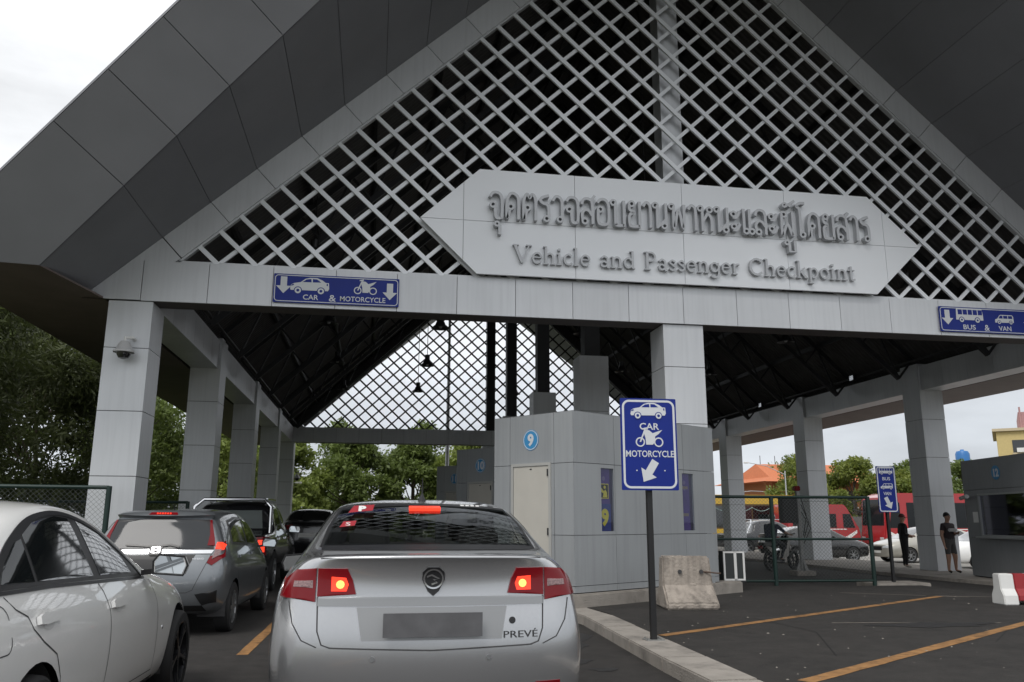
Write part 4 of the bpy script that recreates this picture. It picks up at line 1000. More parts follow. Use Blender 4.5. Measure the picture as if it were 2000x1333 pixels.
def mirror_pair(root, x, y, z, paint, s=1.):
    for sg in (1, -1):
        M = Matrix.Translation((sg*x, y, z))
        P = [(-.11, -.05), (.09, -.065), (.115, .0), (.09, .06), (-.08, .075), (-.115, .03)]
        V = []
        for dep, k in ((-.035, .94), (-.025, 1.), (.03, .97), (.075, .62)):
            V.append([M @ Vector((sg*a*k*s, dep*s, b*k*s)) for a, b in P])
        mb = MB(); flatv = [v for ring in V for v in ring]; n = len(P)
        F = [(i*n+j, i*n+(j+1) % n, (i+1)*n+(j+1) % n, (i+1)*n+j) for i in range(3) for j in range(n)]+[tuple(range(3*n, 4*n)), tuple(range(n))[::-1]]
        m = mb.add(flatv, F).build('mirror', paint, root, bevel=.008, smooth=True)
        MB().prism([M @ Vector((sg*a*.86*s, -.0365*s, b*.84*s)) for a, b in P], (0, -.001, 0)).build('mirror_glass', m_mirror, m)
        mb = MB(); pts = [M @ Vector((sg*a*.97*s, -.0355*s, b*.97*s)) for a, b in P]; mb.tube(pts+[pts[0]], .007*s, 6).build('mirror_rim', m_trim, m)
        MB().bar(M @ Vector((-sg*.19*s, .03, -.05)), M @ Vector((-sg*.07*s, .02, -.035)), .05, .035).build('mirror_arm', m_trim, m)
def seat(root, x, y, z, w=.5, h=.62, head=True):
    s_ = MB().box(x-w/2, x+w/2, y-.05, y+.10, z, z+h).build('seat', m_cabin, root, bevel=.04, smooth=True)
    if head: MB().box(x-.13, x+.13, y-.05, y+.05, z+h+.03, z+h+.20).build('headrest', m_cabin, s_, bevel=.03, smooth=True)
def st(y, S, t2, t1, t0, zb=.24, wb=.70, dy=None): return (y, zb, wb, S, t2, t1, t0, dy)

# ================================================================== silver sedan ahead
SED = [
 st(.00, [(.74,.40),(.80,.66),(.765,.90),(.725,1.075),(.66,1.165)], (.58,1.182), 1.192, 1.196, .26, .60, [.08,.04,0,.04,.06,.03,.0]),
 st(.14, [(.83,.37),(.868,.65),(.825,.91),(.77,1.088),(.685,1.172)], (.60,1.184), 1.193, 1.198, .24, .68),
 st(.30, [(.85,.33),(.885,.63),(.86,.91),(.80,1.088),(.70,1.180)], (.605,1.190), 1.199, 1.203, .22, .72),
 st(.46, [(.86,.31),(.89,.62),(.888,.90),(.835,1.08),(.705,1.195)], (.605,1.208), 1.216, 1.22, .2, .72),
 st(.80, [(.865,.28),(.893,.60),(.89,.88),(.835,1.055),(.68,1.300)], (.60,1.335), 1.348, 1.352, .2, .72),
 st(1.20, [(.865,.26),(.893,.58),(.89,.86),(.835,1.03),(.655,1.405)], (.575,1.452), 1.474, 1.48, .2, .72),
 st(1.72, [(.865,.26),(.893,.56),(.89,.84),(.835,1.00),(.645,1.455)], (.56,1.508), 1.528, 1.534, .2, .72),
 st(2.30, [(.865,.26),(.893,.56),(.888,.83),(.833,.985),(.645,1.445)], (.56,1.500), 1.52, 1.526, .2, .72),
 st(2.75, [(.865,.26),(.893,.56),(.885,.83),(.83,.975),(.655,1.385)], (.575,1.430), 1.45, 1.456, .2, .72),
 st(3.22, [(.865,.27),(.893,.57),(.88,.83),(.82,.96),(.70,1.13)], (.63,1.16), 1.185, 1.195, .2, .72),
 st(3.60, [(.86,.28),(.89,.57),(.87,.80),(.81,.93),(.74,.975)], (.66,.995), 1.02, 1.03, .2, .72),
 st(4.10, [(.83,.28),(.86,.55),(.83,.74),(.77,.84),(.70,.885)], (.62,.905), .93, .94, .2, .68),
 st(4.42, [(.74,.28),(.77,.52),(.75,.68),(.69,.75),(.62,.785)], (.54,.80), .815, .82, .22, .6),
 st(4.50, [(.66,.30),(.69,.50),(.67,.64),(.62,.70),(.56,.74)], (.48,.755), .77, .775, .24, .54)]
SX0, SY0 = .335, 4.60
sed = empty('sedan', (SX0, SY0, 0), rz=R(-.6), label='silver sedan with lit brake lights waiting directly ahead in the lane', cat='car')
c = Car(sed, SED, m_silver, 3)
RW = [(-.655, 1.208), (-.50, 1.200), (0, 1.203), (.50, 1.200), (.655, 1.208), (.575, 1.455), (.40, 1.470), (0, 1.478), (-.40, 1.470), (-.575, 1.455)]
RW = [(-.625, 1.213), (0, 1.218), (.625, 1.213), (.605, 1.32), (.555, 1.435), (.30, 1.462), (0, 1.468), (-.30, 1.462), (-.555, 1.435), (-.605, 1.32)]
c.sheet('rear_screen', [(x, 1.214+.004*(1-(x/.62)**2)) for x in np.linspace(-.622, .622, 25)], [(x, 1.434+.033*(1-(x/.555)**2)) for x in np.linspace(-.553, .553, 25)], -1, m_rglass, .022)
c.seam(RW+RW[:1], 'y', -1, .030, m_trim, 'screen_surround', .004, th=.01)
c.cut(RW, 'y', -1)
WS = [(-.66, 1.0), (.66, 1.0), (.60, 1.20), (.54, 1.42), (0, 1.44), (-.54, 1.42), (-.60, 1.20)]
c.patch('windscreen', WS, 'y', 1, m_rglass, .003, .0, na=20)
c.cut(WS, 'y', 1)
for sg in (1, -1):
    for nm, P in (('rear_door_glass', [(.78, 1.14), (1.62, 1.045), (1.66, 1.43), (1.28, 1.40), (1.0, 1.31)]), ('front_door_glass', [(1.70, 1.04), (2.98, .995), (2.62, 1.33), (2.40, 1.41), (1.74, 1.43)])):
        c.patch(nm, P, 'x', sg, m_rglass, .003, .0, na=14); c.seam(P, 'x', sg, .03, m_trim, 'window_surround', .004, closed=True); c.cut(P, 'x', sg)
wheel_wells(c, (.98, 3.63), .315, .875)
for y in (.98, 3.63):
    for sg in (1, -1): wheel(sed, sg*.79, y, .315, .205, sg, m_alloy)
c.finish()
MB().box(-.62, .62, .55, 3.3, .3, .62).build('cabin_floor', m_cabin, sed); MB().box(-.60, .60, .50, .86, .80, 1.17).build('parcel_shelf', m_cabin, sed)
MB().box(-.63, .63, 2.85, 3.25, .62, .98).build('dashboard', m_cabin, sed, bevel=.05)
for x in (-.36, .36):
    seat(sed, x, 1.95, .60, .5, .58); seat(sed, x, 1.0, .60, .52, .52)
MB().tube([(.36+.17*math.cos(a), 2.72+.05*math.sin(a), .93+.17*math.sin(a)) for a in np.linspace(0, 2*math.pi, 18)], .014, 6).build('steering_wheel', m_cabin, sed)
MB().box(-.11, .11, 2.60, 2.62, 1.30, 1.37).build('interior_mirror', m_cabin, sed, bevel=.008)
# tail lamps
for sg in (1, -1):
    f = lambda P: [(x*sg, z) for x, z in P]
    lo = c.patch('tail_lamp', f([(-.808, .965), (-.618, .945), (-.618, 1.118), (-.72, 1.105), (-.79, 1.05)]), 'y', -1, m_redlens, .010, .03)
    c.patch('reflector', f([(-.735, 1.02), (-.632, 1.015), (-.632, 1.055), (-.73, 1.05)]), 'y', -1, m_clearlens, .012, .004, parent=lo, na=8, nb=4)
    li = c.patch('tail_lamp', f([(-.608, .972), (-.405, .985), (-.425, 1.06), (-.455, 1.118), (-.608, 1.118)]), 'y', -1, m_redlens, .010, .03)
    c.patch('brake_bulb', f([(-.535, 1.0), (-.455, 1.0), (-.445, 1.035), (-.46, 1.07), (-.535, 1.075)]), 'y', -1, m_redlit, .012, .004, parent=li, na=8, nb=6)
    c.patch('brake_bulb', f(disc(-.488, 1.035, .022, 12)), 'y', -1, m_bulb, .014, .004, parent=li, na=6, nb=6)
    c.seam([(-.608*sg, 1.19), (-.612*sg, 1.12)], 'y', -1); c.seam([(-.608*sg, .97), (-.60*sg, .80), (-.575*sg, .735), (-.53*sg, .72)], 'y', -1)
    c.seam([(-.76*sg, .95), (-.735*sg, .84), (-.68*sg, .755), (-.60*sg, .722)], 'y', -1, .006)
    c.patch('bumper_reflector', f([(-.70, .50), (-.56, .50), (-.56, .53), (-.70, .53)]), 'y', -1, m_redlens, .004, .008, na=6, nb=3)
c.seam([(-.53, .72), (0, .705), (.53, .72)], 'y', -1)
c.seam([(-.60, 1.178), (-.3, 1.183), (0, 1.185), (.3, 1.183), (.60, 1.178)], 'y', -1, .022, mat('boot_lip_grey', (.16, .165, .17), .4), 'boot_lip', .008, th=.012)  # raised boot lip strip in a darker grey than the body
c.patch('boot_garnish', [(-.605, .925), (.605, .925), (.605, .965), (.40, .972), (-.40, .972), (-.605, .965)], 'y', -1, mat('silver_garnish', (.30, .305, .31), .3, .6, coat=.5), .006, .014, na=24, nb=4)
m_plate = mat('blank_plate', (.10, .10, .105), .5, var=.25, scale=8)
MB().box(-.26, .26, -.105, -.098, .775, .895).build('number_plate', m_plate, sed)
c.patch('plate_recess', [(-.37, .755), (.37, .755), (.40, .92), (-.40, .92)], 'y', -1, mat('recess_silver', (.32, .325, .33), .35, .5), .0025, .0, na=16, nb=4)
c.text('PREVÉ', .475, .757, .050, 'y', -1, m_steel, width=.19)
c.patch('lock', disc(.43, .845, .018, 12), 'y', -1, m_trim, .004, .004, na=6, nb=6)
for x in (-.31, .30): c.patch('parking_sensor', disc(x, .665, .014, 12), 'y', -1, mat('sensor_silver', (.25, .255, .26), .3, .5), .004, .006, na=6, nb=6)
em = c.patch('emblem', [(-.058, 1.10), (-.06, 1.06), (-.03, 1.00), (0, .975), (.03, 1.00), (.06, 1.06), (.058, 1.10), (.03, 1.125), (-.03, 1.125)], 'y', -1, m_trim, .010, .014, na=10, nb=8)
c.seam(disc(0, 1.065, .05, 20), 'y', -1, .009, m_chrome, 'emblem_ring', .014, parent=em, closed=True)
c.seam([(-.035, 1.075), (-.01, 1.085), (.03, 1.065), (.0, 1.06), (.02, 1.045), (-.01, 1.035)], 'y', -1, .010, m_chrome, 'emblem_crest', .014, parent=em)
bl = c.patch('high_brake_lamp', [(-.105, 1.425), (.105, 1.425), (.105, 1.440), (-.105, 1.440)], 'y', -1, m_redlit, .026, .02, na=10, nb=3)
m_sticker = mat('red_sticker', (.32, .02, .03), .5)
pk = c.patch('sticker', [(-.50, 1.385), (-.345, 1.40), (-.335, 1.44), (-.47, 1.432)], 'y', -1, m_sticker, .034, .0, na=6, nb=4)
c.text('P', -.415, 1.395, .045, 'y', -1, m_white, width=.05, parent=pk, bold=.003, off=.037)
pk = c.patch('sticker', [(-.54, 1.295), (-.45, 1.305), (-.44, 1.335), (-.52, 1.33)], 'y', -1, m_sticker, .034, .0, na=6, nb=4)
c.text('S', -.49, 1.302, .03, 'y', -1, m_white, width=.03, parent=pk, off=.037)
for k in range(4): c.patch('sticker', [(.245+.035*k, 1.437-.001*k), (.27+.035*k, 1.437-.001*k), (.27+.035*k, 1.446-.001*k), (.245+.035*k, 1.446-.001*k)], 'y', -1, m_white, .030, .0, na=3, nb=2)
MB().lathe([(.030, 0), (.022, .02), (.010, .05), (.006, .06), (.004, .17), (.001, .172)], 10, Matrix.Translation((.0, 1.50, 1.503)) @ Matrix.Rotation(R(12), 4, 'X')).build('antenna', m_trim, sed, smooth=True)
mirror_pair(sed, .985, 2.72, 1.02, m_silver)

# ================================================================== white sedan alongside on the left
WHT = [
 st(.00, [(.70,.36),(.79,.62),(.80,.86),(.745,1.02),(.66,1.085)], (.56,1.098), 1.105, 1.11, .26, .60, [.10,.04,0,.03,.05,.04,.02]),
 st(.14, [(.82,.33),(.875,.62),(.87,.87),(.80,1.03),(.69,1.09)], (.59,1.102), 1.11, 1.115, .22, .68),
 st(.45, [(.85,.28),(.895,.60),(.895,.87),(.83,1.03),(.69,1.105)], (.60,1.12), 1.128, 1.13, .2, .72),
 st(.80, [(.865,.25),(.90,.58),(.90,.86),(.825,1.03),(.665,1.22)], (.585,1.245), 1.26, 1.265, .18, .74),
 st(1.25, [(.865,.23),(.90,.55),(.90,.85),(.815,1.02),(.625,1.365)], (.55,1.412), 1.434, 1.44, .18, .74),
 st(1.75, [(.865,.22),(.90,.53),(.90,.835),(.815,1.005),(.615,1.415)], (.54,1.470), 1.492, 1.50, .18, .74),
 st(2.30, [(.865,.22),(.90,.52),(.898,.82),(.815,.99),(.62,1.382)], (.545,1.438), 1.462, 1.47, .18, .74),
 st(2.70, [(.865,.22),(.90,.52),(.895,.81),(.815,.98),(.665,1.245)], (.59,1.285), 1.31, 1.318, .18, .74),
 st(3.10, [(.865,.23),(.90,.52),(.89,.80),(.81,.965),(.735,1.055)], (.665,1.08), 1.105, 1.112, .18, .74),
 st(3.40, [(.865,.24),(.90,.52),(.885,.78),(.80,.935),(.745,.97)], (.67,.985), 1.01, 1.02, .18, .74),
 st(4.05, [(.855,.25),(.89,.52),(.865,.74),(.78,.87),(.71,.90)], (.63,.915), .94, .95, .18, .72),
 st(4.48, [(.77,.25),(.81,.48),(.79,.66),(.71,.76),(.64,.79)], (.56,.80), .82, .83, .2, .64),
 st(4.62, [(.66,.27),(.69,.46),(.67,.60),(.61,.66),(.55,.69)], (.47,.70), .72, .725, .22, .54)]
wht = empty('sedan', (-2.42, 3.37, 0), rz=R(-.5), label='white sedan in the left lane, seen from its right side, cut by the frame edge', cat='car')
c = Car(wht, WHT, m_whitecar, 3)
for sg in (1, -1):
    TOP = [(p.x, p.y) for p in smooth_path([(2.95, .985), (2.84, 1.07), (2.62, 1.19), (2.36, 1.30), (2.05, 1.374), (1.75, 1.398), (1.40, 1.36), (1.10, 1.262), (.86, 1.15), (.70, 1.055)], 5)]
    DLO = [(1.3, 1.045), (2.05, 1.02)]+TOP
    sur = c.patch('window_surround', DLO, 'x', sg, m_trim, .003, .006, na=36, nb=16)
    gm = m_dglass
    for nm, P in (('quarter_glass', [(.77, 1.078), (1.12, 1.068), (1.20, 1.27), (1.12, 1.255), (.90, 1.155)]),
                  ('rear_door_glass', [(1.155, 1.068), (1.955, 1.043), (1.93, 1.372), (1.75, 1.385), (1.42, 1.352), (1.235, 1.29)]),
                  ('front_door_glass', [(2.075, 1.04), (2.72, 1.018), (2.64, 1.13), (2.36, 1.275), (2.05, 1.36)])):
        c.patch(nm, P, 'x', sg, gm, .006, .004, na=18, nb=12)
    c.seam([(.68, 1.045), (1.3, 1.035), (2.05, 1.008), (3.0, .972)], 'x', sg, .016, m_trim, 'belt_trim', .006, th=.006)
    c.seam([(a, b+.004) for a, b in TOP], 'x', sg, .024, m_trim, 'roof_trim', .007, th=.008)
    c.seam([(.735, 1.03), (.80, .97), (.90, .93), (.94, .87), (1.05, .80), (1.22, .72), (1.30, .60), (1.36, .36)], 'x', sg, .008)
    c.seam([(2.0, 1.0), (2.04, .95), (2.07, .85), (2.06, .60), (2.04, .36)], 'x', sg, .008)
    c.seam([(3.12, .95), (3.16, .80), (3.15, .50), (3.16, .34)], 'x', sg, .007)
    c.seam([(1.36, .36), (2.04, .345), (3.16, .33)], 'x', sg, .007)
    c.seam(rrect(.30, .70, .80, 1.0, .05, 4), 'x', sg, .006, closed=True, name='fuel_flap_gap')
    c.seam([(1.35, .275), (2.2, .26), (3.25, .25)], 'x', sg, .035, m_trim, 'sill_trim', .004); c.seam([(1.35, .305), (2.2, .288), (3.25, .278)], 'x', sg, .010, m_chrome, 'sill_strip', .005)
    for hy, hz in ((1.02, .905), (2.14, .872)):
        P = [(hy-.04, hz-.022), (hy+.03, hz-.03), (hy+.22, hz-.030), (hy+.25, hz-.012), (hy+.235, hz+.012), (hy+.02, hz+.022), (hy-.035, hz+.01)]
        c.patch('handle_recess_shade', [(hy+.105+.085*math.cos(t), hz-.008+.052*math.sin(t)) for t in np.linspace(0, 2*math.pi, 21)[:-1]], 'x', sg, mat('recess_shade_white', (.60, .60, .59), .4, coat=.5), .0012, 0, na=10, nb=12)  # flat patch behind the handle, recess shading painted as a darker white
        c.patch('door_handle', P, 'x', sg, m_whitecar, .024, .022, na=12, nb=6)
    c.patch('side_repeater', disc(3.30, .60, .016, 10), 'x', sg, m_chrome, .004, .006, na=6, nb=5)
RWW = [(-.60, 1.14), (.60, 1.14), (.52, 1.36), (0, 1.385), (-.52, 1.36)]
c.patch('rear_screen', RWW, 'y', -1, m_dglass, .004, .006, na=20); c.patch('windscreen', [(-.66, 1.03), (.66, 1.03), (.56, 1.34), (0, 1.385), (-.56, 1.34)], 'y', 1, m_dglass, .004, .006, na=20)
for sg in (1, -1):
    c.patch('tail_lamp', [(sg*x, z) for x, z in ((-.82, .80), (-.45, .84), (-.45, .94), (-.80, .97))], 'y', -1, m_redlens, .008, .02)
    c.patch('headlamp', [(sg*x, z) for x, z in ((.40, .62), (.72, .64), (.70, .74), (.40, .70))], 'y', 1, m_headl, .006, .015)
c.patch('grille', [(-.30, .50), (.30, .50), (.32, .66), (-.32, .66)], 'y', 1, m_trim, .004, .01)
wheel_wells(c, (1.0, 3.88), .335, .885)
for y in (1.0, 3.88):
    for sg in (1, -1): wheel(wht, sg*.795, y, .33, .235, sg, m_alloy_d, 5, .74, thin=True)
c.finish()
mirror_pair(wht, 1.005, 2.93, 1.055, m_whitecar, 1.05)

# ================================================================== grey hatchback further up the left lane
HAT = [
 st(.00, [(.70,.40),(.775,.60),(.785,.80),(.745,1.00),(.655,1.28)], (.56,1.375), 1.40, 1.41, .28, .60, [.10,.02,.0,.03,.10,.27,.30]),
 st(.20, [(.79,.34),(.825,.58),(.835,.82),(.785,1.01),(.66,1.30)], (.565,1.41), 1.435, 1.442, .24, .66, [.06,0,0,0,.02,.19,.17]),
 st(.45, [(.82,.28),(.842,.57),(.845,.83),(.79,1.01),(.66,1.33)], (.57,1.445), 1.468, 1.475, .22, .68, [0,0,0,0,0,.10,.10]),
 st(.85, [(.825,.26),(.845,.56),(.845,.82),(.785,1.0),(.655,1.375)], (.57,1.475), 1.50, 1.508, .2, .7),
 st(1.4, [(.825,.25),(.845,.55),(.845,.80),(.78,.985),(.645,1.41)], (.56,1.49), 1.518, 1.524, .2, .7),
 st(2.0, [(.825,.25),(.845,.55),(.842,.78),(.775,.965),(.64,1.395)], (.555,1.475), 1.502, 1.508, .2, .7),
 st(2.5, [(.825,.25),(.845,.55),(.84,.77),(.77,.95),(.65,1.29)], (.57,1.36), 1.39, 1.4, .2, .7),
 st(3.0, [(.82,.26),(.84,.55),(.835,.76),(.76,.93),(.69,1.07)], (.62,1.11), 1.14, 1.15, .2, .7),
 st(3.4, [(.80,.27),(.82,.54),(.81,.72),(.73,.86),(.67,.91)], (.6,.935), .96, .97, .2, .68),
 st(3.8, [(.70,.28),(.74,.50),(.72,.66),(.65,.74),(.58,.78)], (.5,.80), .82, .825, .22, .58),
 st(3.95, [(.60,.30),(.63,.48),(.61,.60),(.55,.67),(.49,.70)], (.42,.715), .73, .735, .24, .5)]
def dress_sides(c, y_r, roofl, door_y, belt, col=m_dglass, handles=True, paint=None):
    for sg in (1, -1):
        c.patch('window_surround', roofl, 'x', sg, m_trim, .003, .006, na=26, nb=12)
        c.seam([(door_y[0], belt-.02), (door_y[0]+.02, .6), (door_y[0]+.08, .36)], 'x', sg); c.seam([(door_y[1], belt-.03), (door_y[1]+.02, .36)], 'x', sg); c.seam([(door_y[2], belt-.06), (door_y[2], .36)], 'x', sg)
        if handles:
            for hy in (door_y[0]+.12, door_y[1]+.10): c.patch('door_handle', [(hy, belt-.11), (hy+.17, belt-.115), (hy+.17, belt-.085), (hy, belt-.08)], 'x', sg, paint or c.paint, .026, .02, na=8, nb=4)
hat = empty('hatchback', (-2.56, 10.66, 0), rz=R(-2.0), label='grey hatchback with red brake lamps queued in front of the white sedan', cat='car')
c = Car(hat, HAT, m_greycar, 3, br=.06)
GL = [(-.60, 1.035), (-.40, 1.02), (.40, 1.02), (.60, 1.035), (.62, 1.10), (.52, 1.335), (.30, 1.365), (-.30, 1.365), (-.52, 1.335), (-.62, 1.10)]
c.patch('tailgate_surround', [(-.66, 1.0), (.66, 1.0), (.62, 1.18), (.54, 1.37), (0, 1.392), (-.54, 1.37), (-.62, 1.18)], 'y', -1, m_trim, .003, .006, na=26, nb=12)
c.patch('rear_screen', GL, 'y', -1, mat('hatch_glass', (.045, .048, .052), .06, spec=.22), .007, .006, na=24, nb=12)
sp = c.patch('roof_spoiler', [(-.56, 1.385), (.56, 1.385), (.53, 1.425), (0, 1.44), (-.53, 1.425)], 'y', -1, m_greycar, .05, .05, na=24, nb=4)
c.patch('high_brake_lamp', [(-.17, 1.392), (.17, 1.392), (.15, 1.412), (-.15, 1.412)], 'y', -1, m_redlens, .054, .01, na=10, nb=3)
for k in range(6): c.patch('brake_led', [(-.08+k*.03, 1.396), (-.065+k*.03, 1.396), (-.065+k*.03, 1.407), (-.08+k*.03, 1.407)], 'y', -1, m_redlit, .057, .004, na=3, nb=2, parent=sp)
c.patch('chrome_bar', [(-.62, .965), (.64, .965), (.66, 1.005), (0, 1.02), (-.64, 1.005)], 'y', -1, m_chrome, .014, .016, na=26, nb=4)
em = c.patch('emblem_plate', rrect(-.075, .075, .945, 1.055, .02, 3), 'y', -1, m_trim, .020, .012, na=8, nb=6)
c.seam(rrect(-.048, .048, .972, 1.038, .01, 3), 'y', -1, .004, m_chrome, 'emblem_ring', .0225, parent=em, closed=True)
for P in ([(-.028, 1.032), (-.020, 1.005), (-.030, .978)], [(.028, 1.032), (.020, 1.005), (.030, .978)], [(-.02, 1.005), (.02, 1.005)]): c.seam(P, 'y', -1, .011, m_chrome, 'emblem_bar', .0225, parent=em)
for sg in (1, -1):
    f = lambda P: [(x*sg, z) for x, z in P]
    tl = c.patch('tail_lamp', f([(.60, .86), (.66, .83), (.83, .96), (.84, 1.05), (.74, 1.11), (.67, 1.10), (.655, 1.0)]), 'y', -1, m_redlens, .012, .03, na=12, nb=12)
    c.patch('brake_lamp', f([(.672, 1.02), (.752, 1.005), (.755, 1.06), (.72, 1.088), (.675, 1.09)]), 'y', -1, m_redlit, .024, .016, na=12, nb=12, parent=tl)
    c.patch('reverse_lamp', f([(.65, .90), (.72, .94), (.735, 1.01), (.675, 1.01)]), 'y', -1, m_clearlens, .020, .004, na=8, nb=6, parent=tl)
    c.patch('upper_lamp', f([(.575, 1.06), (.66, 1.06), (.64, 1.14), (.565, 1.36), (.545, 1.36), (.58, 1.18)]), 'y', -1, m_redlens, .011, .02, na=8, nb=12)
    c.patch('bumper_vent', f([(.50, .50), (.74, .545), (.73, .40), (.58, .37)]), 'y', -1, m_trim, .004, .008, na=8, nb=6)
    c.seam(f([(.655, 1.0), (.59, .84), (.47, .55), (.40, .52)]), 'y', -1)
c.seam([(-.40, .52), (.40, .52)], 'y', -1)
c.patch('plate_recess', [(-.36, .74), (.36, .74), (.46, .955), (-.46, .955)], 'y', -1, m_trim, .003, .004, na=14, nb=5)
c.patch('number_plate', [(-.26, .79), (.26, .79), (.26, .90), (-.26, .90)], 'y', -1, mat('black_plate', (.015, .015, .016), .5), .012, .008, na=10, nb=3)
c.patch('bumper_skirt', [(-.62, .30), (.62, .30), (.58, .37), (-.58, .37)], 'y', -1, m_trim, .004, .008, na=14, nb=3)
c.text('HYBRID', .50, .895, .032, 'y', -1, m_chrome, width=.13, off=.006)
c.seam([(-.36, 1.065), (0, 1.045), (.15, 1.065), (.26, 1.04)], 'y', -1, .022, m_trim, 'wiper', .022, th=.012)
dress_sides(c, .62, [(.62, 1.06), (1.3, 1.035), (2.7, .985), (3.0, 1.0), (2.55, 1.27), (2.1, 1.385), (1.3, 1.41), (.75, 1.36)], (.80, 1.75, 2.85), 1.0)
for sg in (1, -1):
    for P in ([(.72, 1.09), (1.66, 1.06), (1.64, 1.375), (1.3, 1.38), (.82, 1.33)], [(1.76, 1.055), (2.6, 1.02), (2.38, 1.29), (2.05, 1.365), (1.74, 1.37)]): c.patch('side_glass', P, 'x', sg, m_dglass, .006, .003, na=14, nb=10)
wheel_wells(c, (.64, 3.17), .30, .835)
for y in (.64, 3.17):
    for sg in (1, -1): wheel(hat, sg*.745, y, .30, .19, sg, m_alloy, 8)
c.patch('windscreen', [(-.62, 1.02), (.62, 1.02), (.55, 1.34), (-.55, 1.34)], 'y', 1, m_dglass, .004, .004)
c.finish(); mirror_pair(hat, .955, 2.52, 1.03, m_greycar, .95)
MB().lathe([(.012, 0), (.008, .03), (.004, .12), (.001, .122)], 8, Matrix.Translation((.05, .55, 1.475)) @ Matrix.Rotation(R(50), 4, 'X')).build('antenna', m_trim, hat)

# ================================================================== generic smaller vehicles
def sedan_like(name, loc, rz, paint, label, scale=(1, 1, 1), lv=2, group=None, tail=True, lit=False, plate=True, cat='car'):
    r = empty(name, loc, rz, label, cat, group); r.scale = scale
    c = Car(r, SED, paint, lv)
    c.patch('rear_screen', RW, 'y', -1, m_dglass, .005, .004, na=12, nb=8); c.patch('windscreen', WS, 'y', 1, m_dglass, .005, .004, na=12, nb=8)
    for sg in (1, -1):
        for nm, P in (('rear_door_glass', [(.78, 1.14), (1.62, 1.045), (1.66, 1.43), (1.28, 1.40), (1.0, 1.31)]), ('front_door_glass', [(1.70, 1.04), (2.98, .995), (2.62, 1.33), (2.40, 1.41), (1.74, 1.43)])): c.patch(nm, P, 'x', sg, m_dglass, .005, .004, na=10, nb=8)
        c.seam([(1.66, 1.02), (1.68, .36)], 'x', sg, .012); c.seam([(3.0, .95), (3.05, .36)], 'x', sg, .012); c.seam([(.78, 1.10), (1.1, .75), (1.35, .36)], 'x', sg, .012)
        for hy in (.98, 2.0): c.patch('door_handle', [(hy, .90), (hy+.18, .895), (hy+.18, .93), (hy, .935)], 'x', sg, paint, .026, .02, na=5, nb=3)
        c.patch('tail_lamp', [(sg*x, z) for x, z in ((.42, .98), (.83, .95), (.83, 1.07), (.45, 1.11))], 'y', -1, m_redlit if lit else m_redlens, .010, .02, na=8, nb=5)
        c.patch('headlamp', [(sg*x, z) for x, z in ((.38, .60), (.68, .62), (.66, .74), (.40, .69))], 'y', 1, m_headl, .008, .02, na=8, nb=5)
    c.patch('grille', [(-.34, .52), (.34, .52), (.33, .68), (-.33, .68)], 'y', 1, m_trim, .006, .01, na=8, nb=4)
    if plate: c.patch('number_plate', [(-.26, .40), (.26, .40), (.26, .50), (-.26, .50)], 'y', 1, m_white, .008, .01, na=5, nb=3); c.patch('number_plate', [(-.26, .78), (.26, .78), (.26, .89), (-.26, .89)], 'y', -1, m_white, .008, .01, na=5, nb=3)
    wheel_wells(c, (.98, 3.63), .315, .875)
    for y in (.98, 3.63):
        for sg in (1, -1): wheel(r, sg*.79, y, .315, .205, sg, m_alloy, 7)
    c.finish(); mirror_pair(r, .985, 2.72, 1.02, paint); return r
PCK = [
 st(.00, [(.80,.50),(.86,.68),(.86,.90),(.855,1.04),(.80,1.06)], (.70,1.06), 1.06, 1.06, .42, .68, [.02,0,0,0,0,.01,.02]),
 st(.10, [(.88,.48),(.905,.68),(.90,.92),(.89,1.08),(.82,1.10)], (.72,1.10), 1.10, 1.10, .4, .7),
 st(1.0, [(.89,.45),(.92,.68),(.91,.93),(.89,1.09),(.82,1.11)], (.72,1.11), 1.11, 1.11, .4, .72),
 st(1.50, [(.89,.45),(.92,.68),(.91,.93),(.89,1.09),(.82,1.12)], (.72,1.12), 1.12, 1.12, .4, .72),
 st(1.58, [(.89,.45),(.92,.68),(.91,.93),(.87,1.10),(.75,1.50)], (.66,1.60), 1.62, 1.63, .4, .72),
 st(1.85, [(.89,.44),(.92,.68),(.91,.93),(.86,1.10),(.70,1.66)], (.60,1.74), 1.76, 1.77, .4, .72),
 st(2.6, [(.89,.44),(.92,.68),(.91,.92),(.86,1.09),(.70,1.68)], (.60,1.76), 1.785, 1.79, .4, .72),
 st(3.2, [(.89,.44),(.92,.68),(.91,.92),(.86,1.08),(.71,1.58)], (.62,1.66), 1.69, 1.70, .4, .72),
 st(3.75, [(.89,.44),(.92,.68),(.905,.91),(.86,1.06),(.78,1.20)], (.70,1.24), 1.27, 1.28, .4, .72),
 st(4.1, [(.88,.44),(.92,.68),(.90,.90),(.84,1.03),(.77,1.07)], (.68,1.09), 1.12, 1.13, .4, .72),
 st(4.95, [(.84,.44),(.88,.66),(.86,.86),(.80,.97),(.72,1.01)], (.62,1.02), 1.04, 1.05, .4, .68),
 st(5.2, [(.74,.46),(.78,.64),(.76,.80),(.70,.88),(.62,.91)], (.52,.92), .93, .935, .42, .6)]
